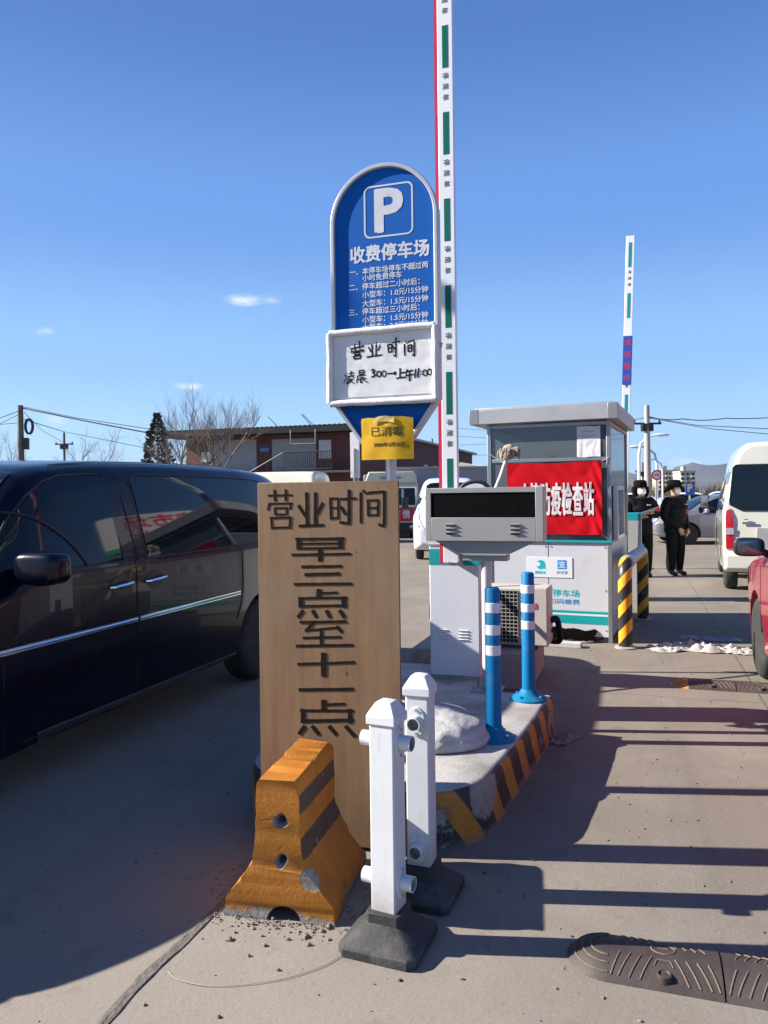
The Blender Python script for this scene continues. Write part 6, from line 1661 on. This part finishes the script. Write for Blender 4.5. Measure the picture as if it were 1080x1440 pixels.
# grey hoarding behind the lorry
a_, b_ = P(553, 657, 33), P(700, 657, 33)
h_ = MB(); n_ = 36; prof = []
for k in range(n_+1): prof.append((a_.x + (b_.x-a_.x)*k/n_, .03*(k % 2)))
h_.prism(prof + [(b_.x, .12), (a_.x, .12)], 0, 2.68, 'z'); r_ = MB(); r_.box(a_.x, b_.x, -.05, .15, 2.681, 2.76)
plain('hoarding', 'grey corrugated hoarding behind the cream lorry', 'fence', [('sheet', mat('hoarding_grey', (.27, .275, .29), .5), h_, 0), ('top_rail', M_steel, r_, 0)], (0, 33, 0))
# small cream gable shed left of the booth
p_ = P(675, 680, 42); w_ = MB(); w_.box(-1.4, 1.4, 0, 4, 0, 2.5); r_ = MB(); r_.prism([(-1.6, 2.5), (1.6, 2.5), (1.6, 2.75), (-1.0, 3.3), (-1.6, 3.0)], -.3, 4.2, 'y')
plain('shed', 'small brick shed with pale roof left of the toll booth', 'shed', [('wall', M_brick, w_, 0), ('roof', mat('shed_roof', (.5, .5, .44), .6), r_, 0)], (p_.x, 42, 0), -PHI)
# apartment blocks in the distance
def make_block(px0, px1, ptop, Y, col, label, floors, bays):
    a, b = P(px0, ptop, Y), P(px1, ptop, Y); W = b.x-a.x; H = a.z
    root = thing('apartment_building', (a.x, Y, 0), radians(-6), label, 'building', None)
    m = MB(); m.box(0, W, 0, 14, 0, H); m.build('wall', mat('block_'+str(px0), col, .8, 0, .06, .3), root)
    r = MB(); r.box(-.3, W+.3, -.4, 14.3, H, H+.7); r.box(W*.3, W*.5, 3, 8, H+.7, H+3); r.build('roof', mat('block_roof', (.33, .31, .29), .8), root)
    for f in range(floors):
        z = H*(f+.25)/floors
        for k in range(bays):
            x = W*(k+.5)/bays; q = MB(); q.box(x-W*.3/bays, x+W*.3/bays, -.12, -.01, z, z+H*.5/floors); q.build('window', M_glass, root)
            if (k % 2) == 0: s = MB(); s.box(x-W*.42/bays, x+W*.42/bays, -1.1, -.13, z-.9, z-.1); s.build('balcony', mat('balcony_cream', (.62, .52, .38), .8), root)
make_block(926, 953, 663, 420, (.60, .50, .36), 'cream apartment building with balconies in the distance', 5, 6)
make_block(957, 977, 664, 380, (.36, .35, .34), 'grey apartment building beside the cream one in the distance', 5, 3)
make_block(905, 924, 668, 470, (.5, .43, .36), 'small brownish apartment building left of the cream one in the distance', 5, 4)
# mountains
def make_hills(name, Y, pts, seed):
    m = MB(); n = 260; x0, x1 = pts[0][0], pts[-1][0]
    rows = 10
    def fn(i, j):
        px = x0+(x1-x0)*i; py = pchip([p[0] for p in pts], [p[1] for p in pts], px)
        t = ray(px, py); top = EYE + t.z*Y
        top *= 1 + .10*noise.noise((px*.05, seed, 0)) + .05*noise.noise((px*.17, seed, 2))
        k = j
        return Vector((t.x*Y, Y - (1-k)*Y*.22 + Y*.03*noise.noise((px*.08, k*4, seed)), top*(k**1.3)*(1 + (.22*noise.noise((px*.11, k*5, seed+5)) if .1 < k < .95 else 0)) - (5 if k == 0 else 0)))
    m.grid(fn, n, rows)
    m.grid(lambda i, j: fn(i, 1) + Vector((0, j*Y*.1, 0)) - Vector((0, 0, (fn(i, 1).z+5)*j)), n, 2)
    tag(m.build(name, mat('dry_hillside_'+str(seed), (.05, .048, .045), .95, 0, .4, .003), smooth=60), kind='structure')
make_hills('hills', 6500, [(-900, 672), (-300, 676), (100, 672), (500, 676), (760, 674), (880, 664), (930, 671), (955, 656), (975, 651), (1000, 654), (1040, 651), (1120, 655), (1300, 660), (1900, 668)], 1)
make_hills('hills', 3200, [(820, 690), (872, 680), (884, 671), (900, 676), (940, 684), (985, 679), (1040, 677), (1100, 680), (1400, 685)], 2)

# ------------------------------------------------------------------ trees
M_bark = mat('bark_grey', (.14, .115, .095), .9, 0, .3, 10, .4, 30)
M_twig = mat('twig_brown', (.16, .125, .10), .9, 0, .25, 10)
def bare_tree(loc, H, spread, label, seed, lean=0, stems=1, depth=5, r0=.13, group='bare trees'):
    rnd = random.Random(seed); root = thing('bare_tree', loc, rnd.uniform(0, 6), label, 'tree', group); T, Cc = MB(), MB()
    def grow(p, d, ln, r, k):
        pts = [p]; q = p; dd = d
        for i in range(4):
            dd = (dd + Vector((rnd.gauss(0, .10), rnd.gauss(0, .10), rnd.gauss(.03, .06)))).normalized(); q = q + dd*ln/4; pts.append(q)
        rs = [r*(1-.42*i/4) for i in range(5)]
        (T if k <= 1 else Cc).tube(pts, rs, 7 if k < 2 else 5 if k < 3 else 3, 0, False)
        if k >= depth: return
        n = rnd.choice((2, 3, 3)) if k < 3 else rnd.choice((3, 4))
        for i in range(n):
            t = rnd.uniform(.35, 1.0); j = min(3, int(t*4)); b = pts[j] + (pts[j+1]-pts[j])*(t*4-j if j < 4 else 0)
            ax = Vector((rnd.gauss(0, 1), rnd.gauss(0, 1), rnd.gauss(0, .5))); ax = (ax - dd*ax.dot(dd)).normalized(); an = rnd.uniform(.35, .85)*spread
            nd = (dd*cos(an) + ax*sin(an)); nd.z += .12; grow(b, nd.normalized(), ln*rnd.uniform(.55, .8), r*(1-.42*t)*.62, k+1)
        nd = (dd + Vector((rnd.gauss(0, .15), rnd.gauss(0, .15), .1))).normalized(); grow(q, nd, ln*.72, r*.56, k+1)
    for s in range(stems):
        a = rnd.uniform(0, 6.28); d = Vector((cos(a)*.28*(stems > 1) + lean, sin(a)*.28*(stems > 1), 1)).normalized(); grow(Vector((0, 0, 0)), d, H*.34, r0, 0)
    T.build('trunk', M_bark, root, smooth=60, normals=False); Cc.build('crown', M_twig, root, smooth=60, normals=False)
p_ = P(275, 690, 31); bare_tree((p_.x-.2, 31, 0), 6.4, .78, 'bare tree with upright branches in front of the brick building', 11, 0, 3, 5, .10)
p_ = P(128, 690, 48); bare_tree((p_.x, 48, 0), 6.6, 1.25, 'spreading bare tree beyond the dark minivan roof', 23, .06, 2, 5, .12)
p_ = P(8, 690, 46); bare_tree((p_.x, 46, 0), 6.0, 1.05, 'bare tree at the left edge beside the utility pole', 5, 0, 1, 5, .11)
p_ = P(365, 690, 66); bare_tree((p_.x, 66, 0), 7.0, 1.0, 'small bare tree top showing over the market roof', 8, 0, 1, 5, .12)
p_ = P(613, 690, 60); bare_tree((p_.x, 60, 0), 5.2, .9, 'bare sapling in front of the receding brick wing', 31, 0, 1, 4, .08)
def conifer(loc, H, R, label):
    root = thing('conifer', loc, 0, label, 'tree'); rnd = random.Random(3)
    t = MB(); t.tube([(0, 0, 0), (.03, 0, H*.5), (0, 0, H)], [.14, .08, .015], 8); t.build('trunk', M_bark, root)
    c = MB()
    for k in range(2600):
        h = rnd.random()**.8; z = .35 + (H-.35)*h; rmax = R*(1-h)**.85*(.78+.35*noise.noise((h*9, 2, 0))) + .05
        a = rnd.uniform(0, 6.283); lump = 1 + .28*noise.noise((cos(a)*2, sin(a)*2, z*1.6)); r = rmax*lump*sqrt(rnd.uniform(.12, 1))
        p = Vector((r*cos(a), r*sin(a), z)); out = Vector((cos(a), sin(a), rnd.uniform(.1, .9))).normalized(); ln = rnd.uniform(.16, .34)*(.45+.55*(1-h)); w = rnd.uniform(.03, .065)
        s = out.cross(Vector((rnd.gauss(0, 1), rnd.gauss(0, 1), rnd.gauss(0, 1)))).normalized()*w
        c.add([p-s, p+s, p+out*ln*.6+s*.8, p+out*ln, p+out*ln*.6-s*.8], [(0, 1, 2, 3, 4)], rnd.choice((0, 0, 1)))
    c.build('crown', [mat('needle_dark', (.032, .045, .034), .85, 0, .4, 2.5), mat('needle_brown', (.09, .07, .05), .85, 0, .3, 3)], root, smooth=0, normals=False)
p_ = P(222, 690, 36); conifer((p_.x, 36, 0), 5.5, 1.75, 'dark conifer beyond the minivan roof, left of the brick building')
# brown thicket far behind the car park
def thicket():
    m = MB(); rnd = random.Random(9)
    for k in range(5200):
        px = rnd.uniform(820, 1300); Y = rnd.uniform(95, 125); p = P(px, 690, Y); H = (2.1 + 1.5*noise.noise((px*.045, 1, 0)) + .9*noise.noise((px*.15, 4, 0)) + rnd.uniform(0, 1.0))
        if px > 925: H *= .72
        z = rnd.uniform(0, H*.75); d = Vector((rnd.gauss(0, .4), rnd.gauss(0, .4), 1)).normalized(); ln = rnd.uniform(.5, 1.3)
        m.tube([(p.x, Y, z), tuple(Vector((p.x, Y, z)) + d*ln)], [.045, .012], 3, rnd.choice((0, 0, 1)), False)
    tag(m.build('thicket', [mat('thicket_brown', (.14, .10, .065), .95, 0, .3, .4), mat('thicket_olive', (.10, .095, .05), .95, 0, .3, .4)], smooth=0, normals=False), 'brown leafless thicket behind the far car park', 'thicket', kind='stuff')
thicket()

# ------------------------------------------------------------------ poles, lamps, signs, wires
M_pole = mat('pole_concrete', (.33, .32, .30), .8, 0, .1, 3)
M_wire = mat('wire_black', (.02, .02, .022), .6, 0, .1)
def utility_pole(px, top, Y, label, dark=False, r=.16, coils=False, arms=True):
    p = P(px, 690, Y); H = P(px, top, Y).z; root = thing('utility_pole', (p.x, Y, 0), 0, label, 'utility pole', None)
    s = MB(); s.tube([(0, 0, 0), (0, 0, H)], [r*1.2, r*.8], 12); s.build('shaft', M_pole if not dark else mat('pole_weathered', (.13, .12, .11), .9, 0, .2, 3), root)
    if arms:
        a = MB(); a.box(-.75, .75, -.05, .05, H-1.0, H-.9); a.box(-.3, .3, -.14, .14, H-1.35, H-.95); a.build('cross_arm', M_trim, root, bevel=.02)
        for x in (-.65, .0, .65): i = MB(); i.lathe([(.05, -.9), (.06, -.85), (.03, -.8), (.05, -.76), (.001, -.74)], 10, (x, 0, H)); i.build('insulator', M_trim, root)
    if coils:
        for dx, z, rr in ((.42, H-1.1, .32), (.40, H-3.4, .38)):
            c = MB()
            for k in range(3): c.tube([(dx + rr*.6*cos(t*pi/9), .05*k, z + rr*1.2*sin(t*pi/9)) for t in range(19)], .05, 6)
            c.build('cable_coil', M_wire, root)
        b = MB(); b.box(.12, .40, -.14, .14, H-2.3, H-1.7); b.build('junction_box', M_trim, root, bevel=.02)
    return root
utility_pole(30, 570, 40, 'dark utility pole with cable coils at the left edge', True, .17, True, False)
utility_pole(91, 608, 62, 'thin utility pole beyond the spreading bare tree', True, .11, False, True)
utility_pole(911, 570, 40, 'tall pale utility pole behind the guards', False, .165, False, True)
utility_pole(608.5, 617, 64, 'thin utility pole above the far brick wing', True, .10, False, True)
utility_pole(904, 650, 75, 'short dark utility pole beyond the pale one', True, .12, False, True)
def wire(pts, label, r=.014, sag=0.0):
    m = MB(); q = []
    for (a, b) in zip(pts[:-1], pts[1:]):
        A, B = P(*a), P(*b)
        for k in range(16): t = k/16; q.append(A+(B-A)*t - Vector((0, 0, sag*4*t*(1-t))))
    q.append(P(*pts[-1])); m.tube(q, r, 5); tag(m.build('cable', M_wire, smooth=60), label, 'cable', 'overhead cables')
wire([(32, 574, 40), (120, 592, 39), (210, 609, 38.5), (300, 612, 37)], 'thick overhead cable running right from the dark utility pole', .032)
wire([(32, 572, 40), (110, 588, 39), (215, 604, 38)], 'upper overhead cable running right from the dark utility pole', .018)
wire([(34, 590, 40), (86, 606, 60), (205, 630, 56)], 'lower overhead cable passing behind the spreading bare tree', .026)
wire([(32, 576, 40), (0, 588, 38), (-60, 606, 36)], 'cable dropping left from the dark utility pole top', .018)
wire([(32, 580, 40), (0, 596, 38), (-60, 618, 36)], 'steep cable dropping left below the pole top', .014)
wire([(32, 594, 40), (0, 597, 40), (-80, 606, 40)], 'level cable leaving left of the dark utility pole', .014)
wire([(34, 580, 40), (60, 606, 55), (90, 622, 62)], 'thin cable sagging to the far thin pole', .016)
wire([(913, 586, 40), (960, 589, 42), (1020, 588, 44), (1110, 584, 48)], 'uppermost overhead cable right of the pale utility pole', .026, .1)
wire([(913, 587, 40), (980, 598, 38), (1100, 604, 36)], 'middle overhead cable right of the pale utility pole', .018)
wire([(913, 588, 40), (1000, 603, 37), (1100, 612, 35)], 'lowest overhead cable right of the pale utility pole', .018)
wire([(909, 587, 40), (893, 590, 41), (870, 600, 44)], 'short cable from the pale utility pole toward the booth roof', .02)
for k, (y0, y1) in enumerate(((602, 606), (613, 617), (626, 624), (640, 640))):
    wire([(640, y0, 64), (700, y1, 62), (760, y1+2, 60)], ('uppermost', 'second', 'third', 'lowest')[k] + ' of the faint cables seen between the boom arm and the booth', .016)
def street_lamp(px, top, Y, side, label):
    p = P(px, 690, Y); H = P(px, top, Y).z; root = thing('street_lamp', (p.x, Y, 0), 0, label, 'street lamp', None)
    s = MB(); s.tube([(0, 0, 0), (0, 0, H-1.2), (side*.12, 0, H-.5), (side*.6, 0, H-.1), (side*1.0, 0, H)], [.12, .09, .08, .06, .05], 8); s.build('post', M_white, root)
    h = MB(); h.ball((side*1.35, 0, H), (.5, .16, .10), 12, 8); h.build('lamp_head', M_white, root)
street_lamp(924, 628, 52, -1, 'curved white street lamp right of the pale utility pole')
street_lamp(899, 612, 46, 1, 'white street lamp just left of the pale utility pole')
street_lamp(932, 646, 80, -1, 'farther street lamp beyond the curved white one')
def left_shadow_post():  # unseen post, added to throw a thin shadow bar across the right lane
    root = thing('street_lamp', (-6.2, 4.72, 0), 0, 'slim lamp post added out of view left of the minivan to cast a long thin shadow on the paving', 'street lamp')
    s = MB(); s.tube([(0, 0, 0), (0, 0, 6.2), (.1, .3, 6.6), (.1, .9, 6.75)], [.045, .035, .03, .028], 10); s.build('post', M_galv, root)
    b = MB(); b.lathe([(.13, 0), (.13, .02), (.07, .05), (.06, .35), (.001, .36)], 16); b.build('base', M_conc, root)
    h = MB(); h.ball((.1, 1.2, 6.75), (.12, .35, .07), 12, 8); h.build('lamp_head', M_white, root)
left_shadow_post()
# round traffic sign and blue parking sign
p_ = P(923, 668, 44); r_ = MB(); r_.lathe([(.001, -.03), (.30, -.03), (.30, .0), (.001, .0)], 28, (0, 0, p_.z), 'y'); f_ = MB(); f_.lathe([(.001, -.036), (.22, -.036), (.22, -.031), (.001, -.031)], 28, (0, 0, p_.z), 'y')
s_ = MB(); s_.cyl((0, .06, 0), (0, .06, p_.z+.25), .05); a_ = MB(); a_.prism([(-.16, p_.z-.03), (.04, p_.z-.03), (.04, p_.z-.09), (.17, p_.z+.0), (.04, p_.z+.09), (.04, p_.z+.03), (-.16, p_.z+.03)], -.042, -.037, 'y')
plain('traffic_sign', 'round red rimmed traffic sign on a post above the guards', 'sign', [('rim', mat('sign_red', (.45, .05, .05), .5), r_, 0), ('face', M_white, f_, 0), ('arrow', MATS['sign_red'], a_, 0), ('post', M_galv, s_, 0)], (p_.x, 44, 0))
p_ = P(970.5, 688, 36); w_ = 6.5*36/1080; h_ = 8.5*36/1080
b_ = MB(); b_.box(-w_, w_, -.02, .02, p_.z-h_, p_.z+h_); t_ = MB(); put_text(t_, 'P', -.02, -.0205, p_.z+.06, h_*1.2, w_*.9, bold=.05); s_ = MB(); s_.cyl((0, .06, 0), (0, .06, p_.z), .04)
plain('small_parking_sign', 'small square blue sign with white P above the far cars', 'sign', [('panel', mat('sign_blue2', (.003, .11, .40), .4), b_, 0), ('lettering', M_white, t_, 0), ('post', M_galv, s_, 0)], (p_.x, 36, 0))

# ------------------------------------------------------------------ shop row on the right of the lane, out of frame but mirrored in the minivan
def make_shops():
    rz = -pi/2 - PHI; o = L(9.3, 20, 0)
    root = thing('shop_row', o, rz, 'low brick shop row along the right side of the lane, seen mirrored in the minivan', 'building')
    m = MB(); m.box(-28, 6, 0, 7, 0, 5.2); m.build('wall', M_brick, root)
    r = MB(); r.box(-28.4, 6.4, -.9, 7.3, 5.201, 5.45); r.build('roof', MATS['roof_dark'], root)
    for k in range(8):
        x = -26.5 + 4*k; d = MB(); d.box(x, x+2.9, -.05, -.001, .1, 2.9); d.build('roller_door', MATS['roller_shutter'], root)
        if k % 2: b = MB(); b.box(x-.3, x+3.2, -.12, -.055, 3.2, 4.0); bb = b.build('shop_banner', MATS['red_cloth'], root)
    bo = thing('billboard', (*(L(9.3, 21.8, 0).xy), 5.8), rz, 'large white rooftop billboard with red characters, seen mirrored in the minivan window', 'billboard')
    p = MB(); p.box(-9.8, .6, .3, .4, .35, 3.0); pan = p.build('panel', M_white, bo)
    g = MB(); g.box(-9.8, .6, .29, .299, .35, .75); g.build('green_strip', mat('strip_green', (.05, .30, .12), .5), pan)
    t = MB(); put_text(t, '北农市场', -5.0, .298, 2.35, 1.05, 7.4, bold=.03); put_text(t, '大集批发', -4.6, .298, 1.25, .95, 6.8, bold=.03)
    t.build('lettering', mat('billboard_red', (.50, .015, .03), .5), pan, smooth=0)
    for x in (-9, -4.6, -.2): q = MB(); q.cyl((x, .5, 0), (x, .5, 3.0), .05); q.build('support', M_galv, bo)
make_shops()

# ------------------------------------------------------------------ winter haze
def make_haze():
    m = bpy.data.materials.new('haze_air'); m.use_nodes = True; N = m.node_tree.nodes
    for n in list(N): N.remove(n)
    out = N.new('ShaderNodeOutputMaterial'); v = N.new('ShaderNodeVolumePrincipled')
    v.inputs['Color'].default_value = (.58, .76, 1, 1); v.inputs['Density'].default_value = 4.5e-5; v.inputs['Anisotropy'].default_value = .25
    m.node_tree.links.new(v.outputs[0], out.inputs['Volume'])
    b = MB(); b.box(-9500, 9500, -700, 9800, -3, 350); tag(b.build('haze', m, smooth=0), kind='stuff')
make_haze()
